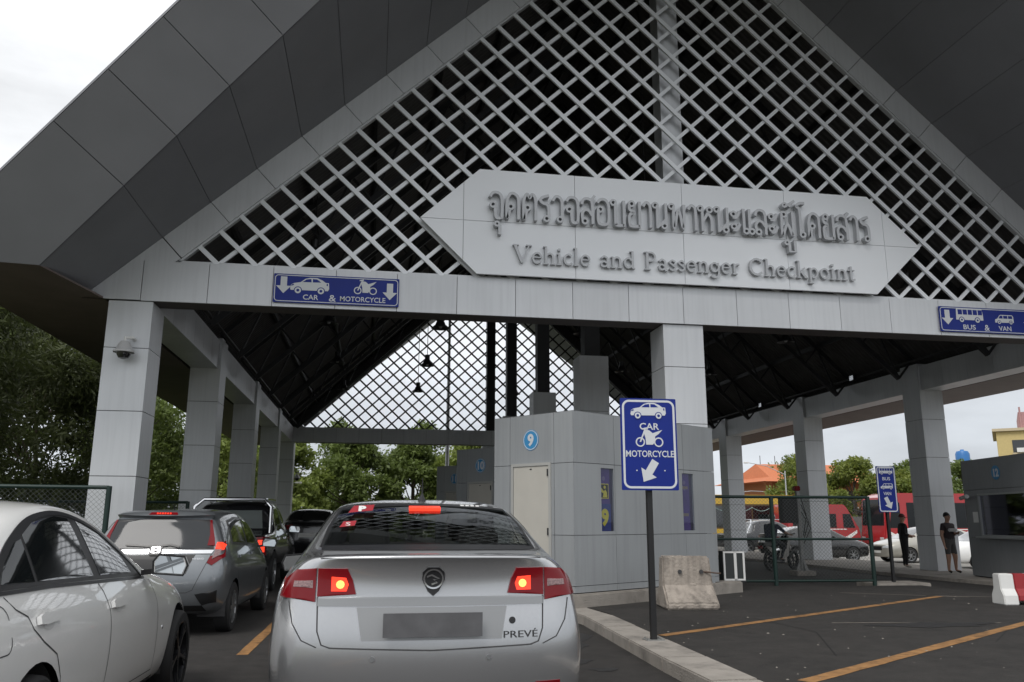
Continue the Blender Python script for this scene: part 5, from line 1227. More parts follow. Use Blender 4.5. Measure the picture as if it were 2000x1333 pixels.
def pickup(loc, rz, paint, label, lit=True, lv=2):
    r = empty('pickup_truck', loc, rz, label, 'pickup'); c = Car(r, PCK, paint, lv, br=.02, bf=.1)
    c.patch('rear_screen', [(-.60, 1.20), (.60, 1.20), (.54, 1.56), (-.54, 1.56)], 'y', -1, mat('pale_reflecting_glass', (.16, .18, .175), .05, coat=1, spec=1), .005, .004)
    c.patch('windscreen', [(-.68, 1.17), (.68, 1.17), (.58, 1.60), (-.58, 1.60)], 'y', 1, m_dglass, .005, .004)
    for sg in (1, -1):
        for P in ([(1.80, 1.15), (2.55, 1.14), (2.55, 1.62), (1.98, 1.60)], [(2.65, 1.14), (3.55, 1.12), (3.2, 1.50), (2.95, 1.61), (2.65, 1.63)]): c.patch('side_glass', P, 'x', sg, m_dglass, .005, .004)
        c.seam([(1.62, 1.08), (1.64, .5)], 'x', sg, .012); c.seam([(2.6, 1.08), (2.62, .5)], 'x', sg, .012); c.seam([(3.62, 1.05), (3.66, .5)], 'x', sg, .012)
        for hy in (1.78, 2.76): c.patch('door_handle', [(hy, .97), (hy+.19, .97), (hy+.19, 1.01), (hy, 1.01)], 'x', sg, m_chrome, .028, .02, na=5, nb=3)
        tl = c.patch('tail_lamp', [(sg*x, z) for x, z in ((.70, .72), (.885, .72), (.885, 1.05), (.72, 1.05))], 'y', -1, m_redlens, .012, .03, na=8, nb=6)
        if lit: c.patch('brake_lamp', [(sg*x, z) for x, z in ((.73, .78), (.86, .78), (.86, 1.0), (.75, 1.0))], 'y', -1, m_redlit, .015, .004, na=6, nb=5, parent=tl)
        c.patch('headlamp', [(sg*x, z) for x, z in ((.42, .72), (.74, .72), (.72, .86), (.44, .84))], 'y', 1, m_headl, .008, .02, na=8, nb=5)
        MB().bar((sg*.58, 1.95, 1.80), (sg*.58, 3.1, 1.80), .04, .04).build('roof_rail', m_chrome, r)
    MB().tube([(-.80, 1.15, 1.08), (-.76, 1.42, 1.62), (-.60, 1.50, 1.78), (.60, 1.50, 1.78), (.76, 1.42, 1.62), (.80, 1.15, 1.08)], .035, 8).build('sports_bar', m_chrome, r, smooth=True)
    c.patch('grille', [(-.38, .64), (.38, .64), (.38, .84), (-.38, .84)], 'y', 1, m_chrome, .006, .01)
    c.patch('number_plate', [(-.24, .55), (.24, .55), (.24, .66), (-.24, .66)], 'y', -1, m_plate, .01, .01)
    wheel_wells(c, (1.1, 4.2), .38, .90)
    for y in (1.1, 4.2):
        for sg in (1, -1): wheel(r, sg*.81, y, .38, .25, sg, m_alloy, 6)
    c.finish(); mirror_pair(r, 1.03, 3.35, 1.16, m_chrome, 1.15); return r
pickup((-2.85, 16.3, 0), R(-1.5), m_blackcar, 'black double cab pickup with a chrome bar ahead of the grey hatchback')
sedan_like('sedan', (-1.85, 25.2, 0), R(0), m_blackcar, 'black car far up the lane, half hidden left of the silver sedan', (1.0, 1.0, 1.12))
# ------------------------------------------------------------------ background vehicles
CP = -.35
sedan_like('sedan', (16.9, 34.3, CP), R(-90), m_blackcar, 'black sedan parked behind the second right pillar, facing right')
sedan_like('sedan', (26.1, 33.2, CP), R(90), mat('champagne_paint', (.40, .385, .34), .3, .4, coat=1), 'pale silver sedan parked facing left beside the nearest right pillar')
sedan_like('sedan', (25.75, 28.7, CP), R(90), m_whitecar, 'white car nose showing between the standing man and booth 12')
pickup((17.7, 41.0, CP), R(-90), mat('dark_blue_paint', (.02, .022, .028), .25, coat=1), 'dark pickup parked behind the motorcyclist, seen through the mesh fence', lit=False)
def bus(name, loc, rz, L, W, H, paint, label, pane, stripe=None, roof=None, nwin=6, cat='bus', slope=.35, garland=False):
    r = empty(name, loc, rz, label, cat)
    P = [(.0, .38), (0, H-.25), (.18, H), (L-.9, H), (L-slope*.6, H-.28), (L-.08, 1.35), (L, .95), (L, .38)]
    MB().prism([(-W/2, y, z) for y, z in P], (W, 0, 0)).build('body', paint, r, bevel=.07, smooth=True)
    z0, z1 = 1.35, H-.55; a = .35; d = (L-1.5-a)/nwin
    for sg in (1, -1):
        for k in range(nwin): MB().box(sg*(W/2-.004), sg*(W/2+.012), a+k*d+.04, a+(k+1)*d-.04, z0, z1).build('window', pane, r)
        MB().prism([(sg*(W/2+.012), L-1.1, z0), (sg*(W/2+.012), L-.35, z0), (sg*(W/2+.012), L-.62, z1), (sg*(W/2+.012), L-1.1, z1)], (-sg*.02, 0, 0)).build('window', pane, r)
        if stripe: MB().prism([(sg*(W/2+.006), .2, .55), (sg*(W/2+.006), L-1.0, .55), (sg*(W/2+.006), L-.25, 1.05), (sg*(W/2+.006), L-.25, 1.22), (sg*(W/2+.006), L-1.2, .72), (sg*(W/2+.006), .2, .72)], (-sg*.012, 0, 0)).build('stripe', stripe, r)
        if stripe: MB().box(sg*(W/2-.002), sg*(W/2+.008), .2, L-.9, 1.24, 1.29).build('stripe', stripe, r)
        for y in (1.7, L-1.9): wheel(r, sg*(W/2-.13), y, .45, .28, sg, m_alloy, 8)
        MB().box(sg*(W/2-.45), sg*(W/2-.12), L-.02, L+.02, .62, .82).build('headlamp', m_headl, r); MB().box(sg*(W/2-.35), sg*(W/2-.08), -.02, .02, .8, 1.1).build('tail_lamp', m_redlens, r)
        MB().tube([(sg*(W/2-.1), L-.35, H-.3), (sg*(W/2+.22), L+.15, H-.45), (sg*(W/2+.22), L+.15, H-.95)], .03, 6).build('mirror', m_trim, r)
    q = (P[4], P[5]); e0, e1 = Vector((0, q[0][0], q[0][1])), Vector((0, q[1][0], q[1][1])); nrm_ = Vector((0, e0.z-e1.z, -(e0.y-e1.y))).normalized()*.012
    MB().prism([Vector((-W/2+.12, 0, 0))+e1.lerp(e0, .08)+nrm_, Vector((W/2-.12, 0, 0))+e1.lerp(e0, .08)+nrm_, Vector((W/2-.16, 0, 0))+e1.lerp(e0, .95)+nrm_, Vector((-W/2+.16, 0, 0))+e1.lerp(e0, .95)+nrm_], -nrm_*1.6).build('windscreen', pane, r)
    if roof: MB().prism([(-W/2-.03, y, z) for y, z in ((.1, H-.50), (.1, H-.1), (.5, H+.12), (L-1.2, H+.12), (L-.7, H-.1), (L-.7, H-.50))], (W+.06, 0, 0)).build('roof_band', roof, r, bevel=.05)
    if garland:
        for k in range(nwin):
            pts = [(W/2+.03, a+k*d+d*t, z1-.1-.22*math.sin(math.pi*t)) for t in np.linspace(0, 1, 8)]
            MB().tube(pts, .02, 5).build('curtain_swag', mat('pale_swag', (.30, .42, .40), .7), r)
    return r
m_busred = mat('bus_red', (.36, .018, .022), .3, coat=.8, var=.05)
m_yelbus = mat('bus_yellow', (.60, .38, .03), .35, coat=.6)
bus('bus', (40.2, 45.4, CP), R(90), 11.0, 2.4, 3.35, m_busred, 'large red bus behind the silver parked car, facing left', mat('bus_glass', (.012, .014, .016), .12, spec=.35), stripe=m_white, nwin=7)
bus('minibus', (23.9, 46.6, CP), R(-90), 4.7, 2.0, 2.7, m_busred, 'red minibus nose beside the second right pillar, facing right', MATS['bus_glass'], stripe=m_white, nwin=3, slope=1.2)
bus('bus', (16.8, 50.0, CP), R(-90), 10.5, 2.4, 3.2, mat('bus_dark_body', (.10, .06, .02), .4), 'yellow topped bus with looped curtains behind the pickup', m_dglass, roof=m_yelbus, nwin=7, garland=True)
for o in [o for o in COL.objects if o.name.startswith('bus') and o.get('label', '').startswith('yellow')]:
    MB().box(-1.23, 1.23, .3, 9.6, .75, 1.25).build('side_band', m_yelbus, o)
# low block wall at the back of the car park
struct(MB().box(18, 68, 55, 55.3, -.4, 1.7).build('boundary_wall', mat('dark_block_wall', (.12, .115, .11), .9, var=.25, scale=3, bump=.5, bscale=6)))

# ------------------------------------------------------------------ people
m_skin = mat('skin', (.36, .21, .145), .55, var=.05); m_hair = mat('black_hair', (.012, .010, .010), .6)
def skin_mesh(name, V, E, Rad, lv=2, root=0):
    me = bpy.data.meshes.new(name); me.from_pydata(V, E, []); o = bpy.data.objects.new(name, me); COL.objects.link(o)
    md = o.modifiers.new('k', 'SKIN'); md.use_smooth_shade = True
    for i, r_ in enumerate(Rad):
        sv = me.skin_vertices[0].data[i]; sv.radius = (r_, r_) if not isinstance(r_, tuple) else r_; sv.use_root = (i == root)
    s = o.modifiers.new('s', 'SUBSURF'); s.levels = lv; s.render_levels = lv
    dg = bpy.context.evaluated_depsgraph_get(); dg.update(); m2 = bpy.data.meshes.new_from_object(o.evaluated_get(dg)); bpy.data.objects.remove(o); m2.name = name
    return m2
def person(loc, rz, h, label, pose, mats, zsplit, shirt_arm=.5, hair=m_hair, cap=None, ride=False, name='person'):
    """pose: joint offsets in a 1.7 m frame, x right, front is -y. mats: skin, top, bottom, shoe."""
    k = h/1.7; r = empty(name, loc, rz, label, 'person'); J = dict(pose); V = []; E = []; Rd = []; ix = {}
    def j(n, p, rad): ix[n] = len(V); V.append((p[0]*k, p[1]*k, p[2]*k)); Rd.append(tuple(a*k for a in rad) if isinstance(rad, tuple) else rad*k)
    def e(a, b): E.append((ix[a], ix[b]))
    j('pel', J['pel'], (.165, .125)); j('waist', J['waist'], (.165, .13)); j('chest', J['chest'], (.185, .135)); j('neckb', J['neckb'], (.075, .07)); j('neck', J['neck'], .052); j('chin', J['chin'], (.068, .078)); j('head', J['head'], (.078, .095)); j('crown', J['crown'], (.062, .075))
    for a, b in zip(('pel', 'waist', 'chest', 'neckb', 'neck', 'chin', 'head'), ('waist', 'chest', 'neckb', 'neck', 'chin', 'head', 'crown')): e(a, b)
    for s in 'LR':
        j('sh'+s, J['sh'+s], .075); j('el'+s, J['el'+s], .05); j('wr'+s, J['wr'+s], .033); d = (Vector(J['wr'+s])-Vector(J['el'+s])).normalized(); w = Vector(J['wr'+s])
        j('pa'+s, w+d*.06, (.036, .02)); e('chest', 'sh'+s); e('sh'+s, 'el'+s); e('el'+s, 'wr'+s); e('wr'+s, 'pa'+s)
        side = d.cross(Vector((0, 1, 0))); side = side.normalized() if side.length > .1 else Vector((1, 0, 0)); cur = Vector((0, -1, 0))
        for q, (o_, ln) in enumerate(((-.026, .06), (-.009, .075), (.009, .072), (.026, .055))):
            p1 = w+d*.10+side*o_; p2 = p1+d*ln*.55+cur*.012; p3 = p2+d*ln*.4+cur*.025
            for nn, pp in (('a', p1), ('b', p2), ('c', p3)): j(f'f{s}{q}{nn}', pp, .009)
            e('pa'+s, f'f{s}{q}a'); e(f'f{s}{q}a', f'f{s}{q}b'); e(f'f{s}{q}b', f'f{s}{q}c')
        t1 = w+d*.045+side*(.045 if s == 'L' else -.045)+cur*.02; j('th'+s, t1, .011); j('tt'+s, t1+d*.04+cur*.015, .009); e('pa'+s, 'th'+s); e('th'+s, 'tt'+s)
        j('hip'+s, J['hip'+s], .108); j('kn'+s, J['kn'+s], .075); j('ca'+s, Vector(J['kn'+s]).lerp(Vector(J['an'+s]), .35), .056); j('an'+s, J['an'+s], .038); j('toe'+s, J['toe'+s], (.042, .03))
        e('pel', 'hip'+s); e('hip'+s, 'kn'+s); e('kn'+s, 'ca'+s); e('ca'+s, 'an'+s); e('an'+s, 'toe'+s)
    me = skin_mesh('body', V, E, Rd)
    for m in mats: me.materials.append(m)
    A = {s: (Vector(J['sh'+s])*k, Vector(J['el'+s])*k, Vector(J['wr'+s])*k) for s in 'LR'}; nz = J['neckb'][2]*k
    for p in me.polygons:
        c = Vector(p.center); arm = None
        for s in 'LR':
            for seg, (a, b) in enumerate(((A[s][0], A[s][1]), (A[s][1], A[s][2]), (A[s][2], A[s][2]+(A[s][2]-A[s][1]).normalized()*.2*k))):
                d = b-a; t = max(0, min(1, (c-a).dot(d)/d.length_squared)); q = (c-(a+d*t)).length
                if q < (.075, .06, .08)[seg]*k and abs(c.x) > abs(A[s][0].x)*.75 or (seg and q < .05*k): arm = seg+t
        if arm is not None: mi = 1 if arm < shirt_arm else 0
        elif c.z > nz+.015*k: mi = 0
        elif c.z > zsplit[0]*k: mi = 1
        elif c.z > zsplit[1]*k: mi = 2
        elif c.z > zsplit[2]*k: mi = 0
        else: mi = 3
        p.material_index = mi; p.use_smooth = True
    body = link(me, 'body', None, r); hd = Vector(J['head'])*k; fz = J.get('face', Vector((0, -1, 0)))
    M = Matrix.Translation(hd+Vector((0, .012*k, .028*k)))
    if cap is None:
        MB().lathe([(.096*k*math.cos(a), .118*k*math.sin(a)) for a in np.linspace(-.05, math.pi/2, 8)], 16, M @ Matrix.Rotation(R(-14), 4, 'X')).build('hair', hair, r, smooth=True)
    else:
        MB().lathe([(.104*k*math.cos(a), .12*k*math.sin(a)) for a in np.linspace(-.5 if ride else 0, math.pi/2, 8)], 16, M).build('helmet' if ride else 'cap', cap, r, smooth=True)
        if not ride: MB().prism([hd+Vector((-.07*k, -.07*k, .03*k)), hd+Vector((.07*k, -.07*k, .03*k)), hd+Vector((.05*k, -.17*k, .015*k)), hd+Vector((-.05*k, -.17*k, .015*k))], (0, 0, .01*k)).build('cap_peak', cap, r)
    for s in (-1, 1):
        MB().lathe([(.011*k*math.cos(a), .008*k*math.sin(a)) for a in np.linspace(-1.57, 1.57, 5)], 8, Matrix.Translation(hd+Vector((s*.031*k, -.088*k, .012*k)))).build('eye', m_hair, r)
        MB().lathe([(.012*k*math.cos(a), .028*k*math.sin(a)) for a in np.linspace(-1.57, 1.57, 6)], 8, Matrix.Translation(hd+Vector((s*.082*k, .005*k, 0)))).build('ear', m_skin, r, smooth=True)
    MB().prism([hd+Vector((-.014*k, -.085*k, -.025*k)), hd+Vector((.014*k, -.085*k, -.025*k)), hd+Vector((0, -.088*k, .02*k))], (0, -.018*k, -.002)).build('nose', m_skin, r)
    MB().box(hd.x-.022*k, hd.x+.022*k, hd.y-.085*k, hd.y-.078*k, hd.z-.058*k, hd.z-.048*k).build('mouth', mat('lips', (.20, .08, .07), .5), r)
    return r
STAND = dict(pel=(0, 0, .93), waist=(0, 0, 1.08), chest=(0, 0, 1.27), neckb=(0, .01, 1.42), neck=(0, .005, 1.47), chin=(0, -.02, 1.53), head=(0, -.012, 1.595), crown=(0, -.005, 1.645),
    shL=(.19, .01, 1.36), elL=(.25, .03, 1.08), wrL=(.25, -.03, .84), shR=(-.19, .01, 1.36), elR=(-.25, .03, 1.08), wrR=(-.26, -.03, .84),
    hipL=(.09, 0, .86), knL=(.10, -.01, .48), anL=(.11, .02, .08), toeL=(.13, -.13, .035), hipR=(-.09, 0, .86), knR=(-.10, -.01, .48), anR=(-.11, .02, .08), toeR=(-.13, -.13, .035))
p1 = dict(STAND); p1.update(elL=(.26, .02, 1.10), wrL=(.10, -.20, 1.13), toeR=(-.17, -.12, .035), anL=(.13, -.03, .08), knL=(.12, -.05, .48), toeL=(.15, -.18, .035))
m_top1 = mat('dark_polo', (.028, .020, .022), .85); m_short = mat('grey_shorts', (.075, .075, .075), .9); m_sand = mat('dark_sandals', (.02, .018, .016), .7)
man = person((14.72, 19.55, .08), R(14), 1.50, 'man in dark polo with a pale chest band and grey shorts beside the right pillar', p1, [m_skin, m_top1, m_short, m_sand], (.97, .55, .07), .55)
MB().box(-.15, .15, -.150, -.105, 1.03, 1.12).build('chest_band', mat('pale_band', (.40, .40, .40), .8), man, bevel=.02)
p2 = dict(STAND); p2.update(elL=(.23, .06, 1.09), wrL=(.16, -.14, 1.02), elR=(-.23, .06, 1.09), wrR=(-.14, -.16, 1.04))
m_dark = mat('black_clothes', (.012, .012, .014), .85)
person((15.05, 21.9, .08), R(75), 1.48, 'person in black clothes and a cap standing by the parked silver car', p2, [m_skin, m_dark, m_dark, mat('pale_shoes', (.35, .33, .3), .7)], (.97, .10, .085), 1.9, cap=mat('maroon_cap', (.10, .02, .02), .8))
# motorcycle and rider
moto = empty('motorcycle', (11.05, 22.2, 0), rz=R(-58), label='dark motorcycle with a rider behind the mesh fence', cat='motorcycle')
for y in (.0, 1.25):
    M = Matrix.Translation((0, y, .29)) @ Matrix.Rotation(R(90), 4, 'Y')
    t = MB().lathe([(.235+.05*math.cos(a), .05*math.sin(a)) for a in np.linspace(0, 2*math.pi, 11)], 28, M).build('wheel', m_rubber, moto, smooth=True)
    sp = MB()
    for q in range(6): sp.bar(M @ Vector((0, 0, 0)), M @ Vector((.21*math.cos(q*1.047), .21*math.sin(q*1.047), 0)), .025, .02)
    sp.build('spokes', m_alloy_d, t)
MB().tube([(0, 1.25, .29), (0, 1.02, .78), (0, .95, .98)], .035, 8).build('fork', m_chrome, moto); MB().tube([(-.33, .86, 1.02), (-.1, .95, 1.0), (.1, .95, 1.0), (.33, .86, 1.02)], .016, 8).build('handlebar', m_trim, moto)
MB().prism([(-.12, .95, .72), (-.12, 1.05, .92), (-.12, .85, .98), (-.12, .70, .62), (-.12, .25, .56), (-.12, -.35, .74), (-.12, -.42, .66), (-.12, .0, .45), (-.12, .45, .30), (-.12, .85, .38)], (.24, 0, 0)).build('bodywork', m_blackcar, moto, bevel=.03)
MB().box(-.12, .12, -.40, .55, .70, .79).build('seat', m_trim, moto, bevel=.03); MB().box(-.1, .1, .25, .62, .22, .48).build('engine', m_steel, moto, bevel=.02)
MB().tube([(.14, .5, .25), (.16, .1, .26), (.17, -.32, .38)], .04, 8).build('exhaust', m_steel, moto); MB().box(-.07, .07, -.46, -.42, .62, .70).build('tail_lamp', m_redlens, moto)
MB().prism([(-.055, -.30, .62), (-.055, .02, .64), (-.055, .25, .5), (-.055, -.02, .60), (-.055, -.34, .5)], (.11, 0, 0)).build('rear_fender', m_trim, moto)
RIDE = dict(pel=(0, .02, .86), waist=(0, -.02, 1.00), chest=(0, -.10, 1.20), neckb=(0, -.13, 1.36), neck=(0, -.14, 1.41), chin=(0, -.17, 1.47), head=(0, -.165, 1.54), crown=(0, -.16, 1.59),
    shL=(.20, -.10, 1.30), elL=(.31, -.32, 1.12), wrL=(.30, -.58, 1.06), shR=(-.20, -.10, 1.30), elR=(-.31, -.32, 1.12), wrR=(-.30, -.58, 1.06),
    hipL=(.11, -.05, .83), knL=(.20, -.44, .74), anL=(.19, -.22, .34), toeL=(.20, -.38, .29), hipR=(-.11, -.05, .83), knR=(-.20, -.44, .74), anR=(-.19, -.22, .34), toeR=(-.20, -.38, .29))
person((11.14, 22.25, .02), R(122), 1.58, 'rider in a dark striped shirt sitting on the motorcycle', RIDE, [m_skin, mat('striped_blue_shirt', (.035, .045, .075), .85, var=.4, scale=22), mat('dark_jeans', (.02, .022, .03), .9), m_sand], (.90, .36, .33), .9, cap=m_blackcar, ride=True)

# ------------------------------------------------------------------ signal post, street lights, tall pole
m_galv = MATS['galvanised']
r = empty('signal_post', (11.05, 20.4, 0), label='galvanised post with a black signal box behind the mesh fence', cat='post')
MB().tube([(0, 0, .1), (0, 0, 2.15)], .055, 12).build('pole', m_galv, r, smooth=True); MB().box(-.26, .26, -.22, .22, 0, .12).build('footing', m_conc, r, bevel=.015)
for a in range(4): MB().prism([(.05*math.cos(a*1.571), .05*math.sin(a*1.571), .12), (.17*math.cos(a*1.571), .17*math.sin(a*1.571), .12), (.05*math.cos(a*1.571), .05*math.sin(a*1.571), .42)], (.012, .012, 0)).build('gusset', m_galv, r)
MB().box(-.52, -.08, -.12, .10, 1.32, 1.98).build('signal_box', m_black, r, bevel=.02); MB().box(-.10, .06, -.08, .08, 2.15, 2.28).build('red_lamp', m_redlens, r, bevel=.02)
for k in range(3): MB().tube([(.05, -.06, 2.0-.2*k), (.16+.05*k, -.1, 1.5-.15*k), (.06, -.06, 1.0-.1*k)], .012, 6).build('cable', m_trim, r)
def lamp_post(x, y, h, arms, label, rad=.09):
    r = empty('lamp_post', (x, y, -.1), label=label, cat='street lamp'); MB().tube([(0, 0, 0), (0, 0, h*.5), (0, 0, h)], [rad, rad*.85, rad*.6], 12).build('pole', mat('pale_pole', (.55, .56, .57), .4, .4), r, smooth=True)
    for dx, dz in arms:
        MB().tube([(0, 0, h-.3), (dx*.5, 0, h+dz*.6), (dx, 0, h+dz)], rad*.4, 8).build('arm', MATS['pale_pole'], r); MB().box(dx-.35 if dx < 0 else dx, dx if dx < 0 else dx+.35, -.1, .1, h+dz-.06, h+dz+.05).build('lamp_head', m_white, r, bevel=.02)
    return r
lamp_post(3.95, 45.5, 13.4, ((-1.4, .3), (1.4, .3)), 'tall pale lamp pole standing behind the rear lattice', .12)
lamp_post(31.6, 60, 5.3, ((-3.0, .6),), 'street lamp with a long arm left of the orange roofed building, upper of two', .07)
lamp_post(33.2, 66, 4.2, ((-3.2, -.4),), 'street lamp arm just below the other, left of the orange roof', .07)
lamp_post(-5.0, 52, 3.6, ((.3, .1),), 'short pale post among the trees at the far end of the lane', .07)

# ------------------------------------------------------------------ far buildings and water tank
m_orw = mat('orange_wall', (.42, .17, .07), .8, var=.08); m_orr = mat('orange_tiles', (.50, .15, .055), .7, var=.12, scale=6)
r = empty('roofed_building', (39.5, 72, CP), label='orange walled building with a curved orange tiled roof behind the buses', cat='building')
MB().box(-4.2, 6, -2.5, 5, 0, 5.2).build('wall', m_orw, r)
ex, ey = 5.9, 4.2
V = [(-ex, -ey, 5.15), (ex+1.6, -ey, 5.15), (ex+1.6, 6.6, 5.15), (-ex, 6.6, 5.15), (-4.5, -2.6, 5.62), (6.2, -2.6, 5.62), (6.2, 5, 5.62), (-4.5, 5, 5.62), (-3.9, 1.2, 7.0), (5.5, 1.2, 7.0)]
MB().add(V, [(0, 1, 5, 4), (1, 2, 6, 5), (2, 3, 7, 6), (3, 0, 4, 7), (4, 5, 9, 8), (5, 6, 9), (6, 7, 8, 9), (7, 4, 8), (3, 2, 1, 0)]).build('roof', m_orr, r)
for k in range(5): MB().tube([(-3.4+k*1.5, 1.2, 6.9), (-3.4+k*1.5, 1.2, 7.8)], .03, 5).build('finial', m_steel, r)
for k in range(4):
    w = MB().box(-1.2+k*1.9, .1+k*1.9, -2.53, -2.49, 3.0, 4.4).build('window', mat('far_window', (.05, .055, .06), .2), r); MB().box(-1.3+k*1.9, .2+k*1.9, -2.6, -2.5, 2.85, 2.99).build('sill', m_white, w)
MB().bar((-4.2, -2.5, 3.6), (-5.7, -4.0, 5.1), .12, .12).build('eave_bracket', m_orw, r)
m_yw = mat('yellow_wall', (.55, .44, .20), .85, var=.06)
r = empty('apartment_block', (87, 88.4, CP), rz=R(-40), label='pale yellow apartment block with a pink roof terrace above booth 12', cat='building')
MB().box(-9.6, 9, -6, 8, 0, 12.6).build('wall', m_yw, r); MB().box(-10, 9.4, -6.4, 8.4, 12.62, 12.95).build('cornice', mat('cream_trim', (.52, .44, .30), .8), r)
MB().box(-7.0, 6, -5.0, 6, 12.97, 15.0).build('roof_terrace', mat('pink_wall', (.42, .24, .24), .8, var=.1), r)
for k in range(6): MB().tube([(-6.8+k*1.6, -5.2, 12.97), (-6.8+k*1.6, -5.2, 15.6)], .10, 6).build('terrace_post', MATS['pink_wall'], r)
MB().box(-5.0, -2.5, -4.0, -1, 15.02, 16.4).build('stair_head', MATS['pink_wall'], r)
for fl in range(4):
    for k in range(5):
        x = -8.0+k*3.6; z = 10.0-fl*3.0
        w = MB().box(x, x+1.9, -6.06, -6.02, z, z+1.5).build('window', MATS['far_window'], r); MB().box(x-.1, x+2.0, -6.35, -6.07, z-.25, z-.05).build('sill', MATS['cream_trim'], w)
        MB().box(x+.4, x+1.5, -6.6, -6.08, z-.02, z+.5).build('air_unit', m_white, w)
r = empty('water_tank', (55.1, 70, CP), label='blue cylindrical water tank on a stand above the roof of booth 12', cat='tank')
MB().lathe([(.001, 7.1), (.62, 7.1), (.62, 8.0), (.5, 8.25), (.18, 8.32), (.15, 8.42), (.001, 8.42)], 20).build('tank', mat('tank_blue', (.03, .16, .42), .4), r, smooth=True)
for a in range(4): MB().bar((.5*math.cos(a*1.57+.78), .5*math.sin(a*1.57+.78), 0), (.5*math.cos(a*1.57+.78), .5*math.sin(a*1.57+.78), 7.1), .1, .1).build('leg', m_steel, r)

# ------------------------------------------------------------------ trees
def leaf_mat(name, c1, c2, c3=None, scale=1.2):
    m = bpy.data.materials.new(name); m.use_nodes = True; t = m.node_tree; b = t.nodes['Principled BSDF']; b.inputs['Roughness'].default_value = .55
    co = t.nodes.new('ShaderNodeTexCoord'); n = t.nodes.new('ShaderNodeTexNoise'); n.inputs['Scale'].default_value = scale; n.inputs['Detail'].default_value = 8; n.inputs['Roughness'].default_value = .75
    t.links.new(co.outputs['Object'], n.inputs['Vector']); rp = t.nodes.new('ShaderNodeValToRGB'); t.links.new(n.outputs['Fac'], rp.inputs[0])
    rp.color_ramp.elements[0].position = .34; rp.color_ramp.elements[0].color = (*c1, 1); rp.color_ramp.elements[1].position = .66; rp.color_ramp.elements[1].color = (*c2, 1)
    if c3: e = rp.color_ramp.elements.new(.76); e.color = (*c3, 1)
    t.links.new(rp.outputs[0], b.inputs['Base Color'])
    tr = t.nodes.new('ShaderNodeBsdfTranslucent'); t.links.new(rp.outputs[0], tr.inputs[0]); mx_ = t.nodes.new('ShaderNodeMixShader'); mx_.inputs[0].default_value = .42
    o = t.nodes['Material Output']; t.links.new(b.outputs[0], mx_.inputs[1]); t.links.new(tr.outputs[0], mx_.inputs[2]); t.links.new(mx_.outputs[0], o.inputs[0]); return m
L_dark = leaf_mat('bamboo_leaves', (.040, .052, .018), (.105, .130, .040), (.20, .20, .075))
L_mid = leaf_mat('mid_leaves', (0.080, 0.115, 0.029), (0.200, 0.264, 0.064), (0.320, 0.336, 0.112))
L_lite = leaf_mat('bright_leaves', (0.120, 0.160, 0.035), (0.288, 0.352, 0.080), (0.360, 0.360, 0.144))
L_warm = leaf_mat('flushing_leaves', (0.088, 0.136, 0.029), (0.288, 0.320, 0.064), (0.360, 0.240, 0.088), .7)
m_bark = mat('bark', (.09, .07, .05), .9, var=.3, scale=8, bump=.6, bscale=20)
def tree(name, x, y, z, h, rx, ry, n, leaf, mtl, label, seed, base=.25, trunk=.14, clumps=26, droop=0., kind='tree', group=None, wid=.45):
    """Trunk, limbs and a crown of leaf clumps; base = crown bottom as a fraction of h."""
    g = np.random.default_rng(seed); r = empty(name, (x, y, z), label=label, cat=kind, group=group)
    mb = MB(); top = h*.82
    sway = [(g.normal(0, .12)*t*rx*.4, g.normal(0, .12)*t*ry*.4, top*t) for t in np.linspace(0, 1, 6)]
    mb.tube(sway, list(np.linspace(trunk, trunk*.25, 6)), 8); C = []
    for k in range(clumps):
        a = g.uniform(0, 2*math.pi); t = g.uniform(0, 1)**.8; zz = h*(base+(1-base)*t); env = math.sin(math.pi*min(max((t*.86+.14), 0), 1))**.6; q = math.sqrt(g.uniform(.1, 1))
        C.append((rx*env*q*math.cos(a)*.82, ry*env*q*math.sin(a)*.82, zz*.93, g.uniform(.20, .36)*min(rx, ry, h*.35)))
    tk = mb.build('trunk', m_bark, r, smooth=True)
    for k in range(0, clumps, 2):
        c = C[k]; s = Vector(sway[min(5, max(1, int(5*c[2]/top*.75)))]); lb = MB(); lb.tube([s, s.lerp(Vector(c[:3]), .5)+Vector((0, 0, -.1*c[3])), Vector(c[:3])], [trunk*.35, trunk*.2, trunk*.08], 5); lb.build('limb', m_bark, tk)
    C = np.array(C); w = C[:, 3]**2; idx = g.choice(len(C), n, p=w/w.sum()); d = g.normal(size=(n, 3)); d /= np.linalg.norm(d, axis=1)[:, None]
    rad = C[idx, 3]*(g.uniform(.25, 1.12, n)); P = C[idx, :3]+d*rad[:, None]*np.array([1, 1, .8])
    P[:, 2] = np.maximum(P[:, 2], .05)
    u = d*.7+g.normal(size=(n, 3))*.8; u[:, 2] -= droop; u /= np.linalg.norm(u, axis=1)[:, None]; v = np.cross(u, g.normal(size=(n, 3))); v /= np.linalg.norm(v, axis=1)[:, None]
    L = leaf*g.uniform(.6, 1.3, n)[:, None]; W = L*wid
    V = np.concatenate([P-u*L*.5, P+v*W*.5, P+u*L*.5, P-v*W*.5], 1).reshape(-1, 3)
    me = bpy.data.meshes.new('crown'); me.vertices.add(4*n); me.vertices.foreach_set('co', V.ravel().astype(np.float32)); me.loops.add(4*n); me.polygons.add(n)
    me.loops.foreach_set('vertex_index', np.arange(4*n, dtype=np.int32)); me.polygons.foreach_set('loop_start', np.arange(0, 4*n, 4, dtype=np.int32)); me.polygons.foreach_set('loop_total', np.full(n, 4, dtype=np.int32))
    me.update(); me.validate(); link(me, 'crown', mtl, r); return r
G1 = 'bamboo and trees along the left side'
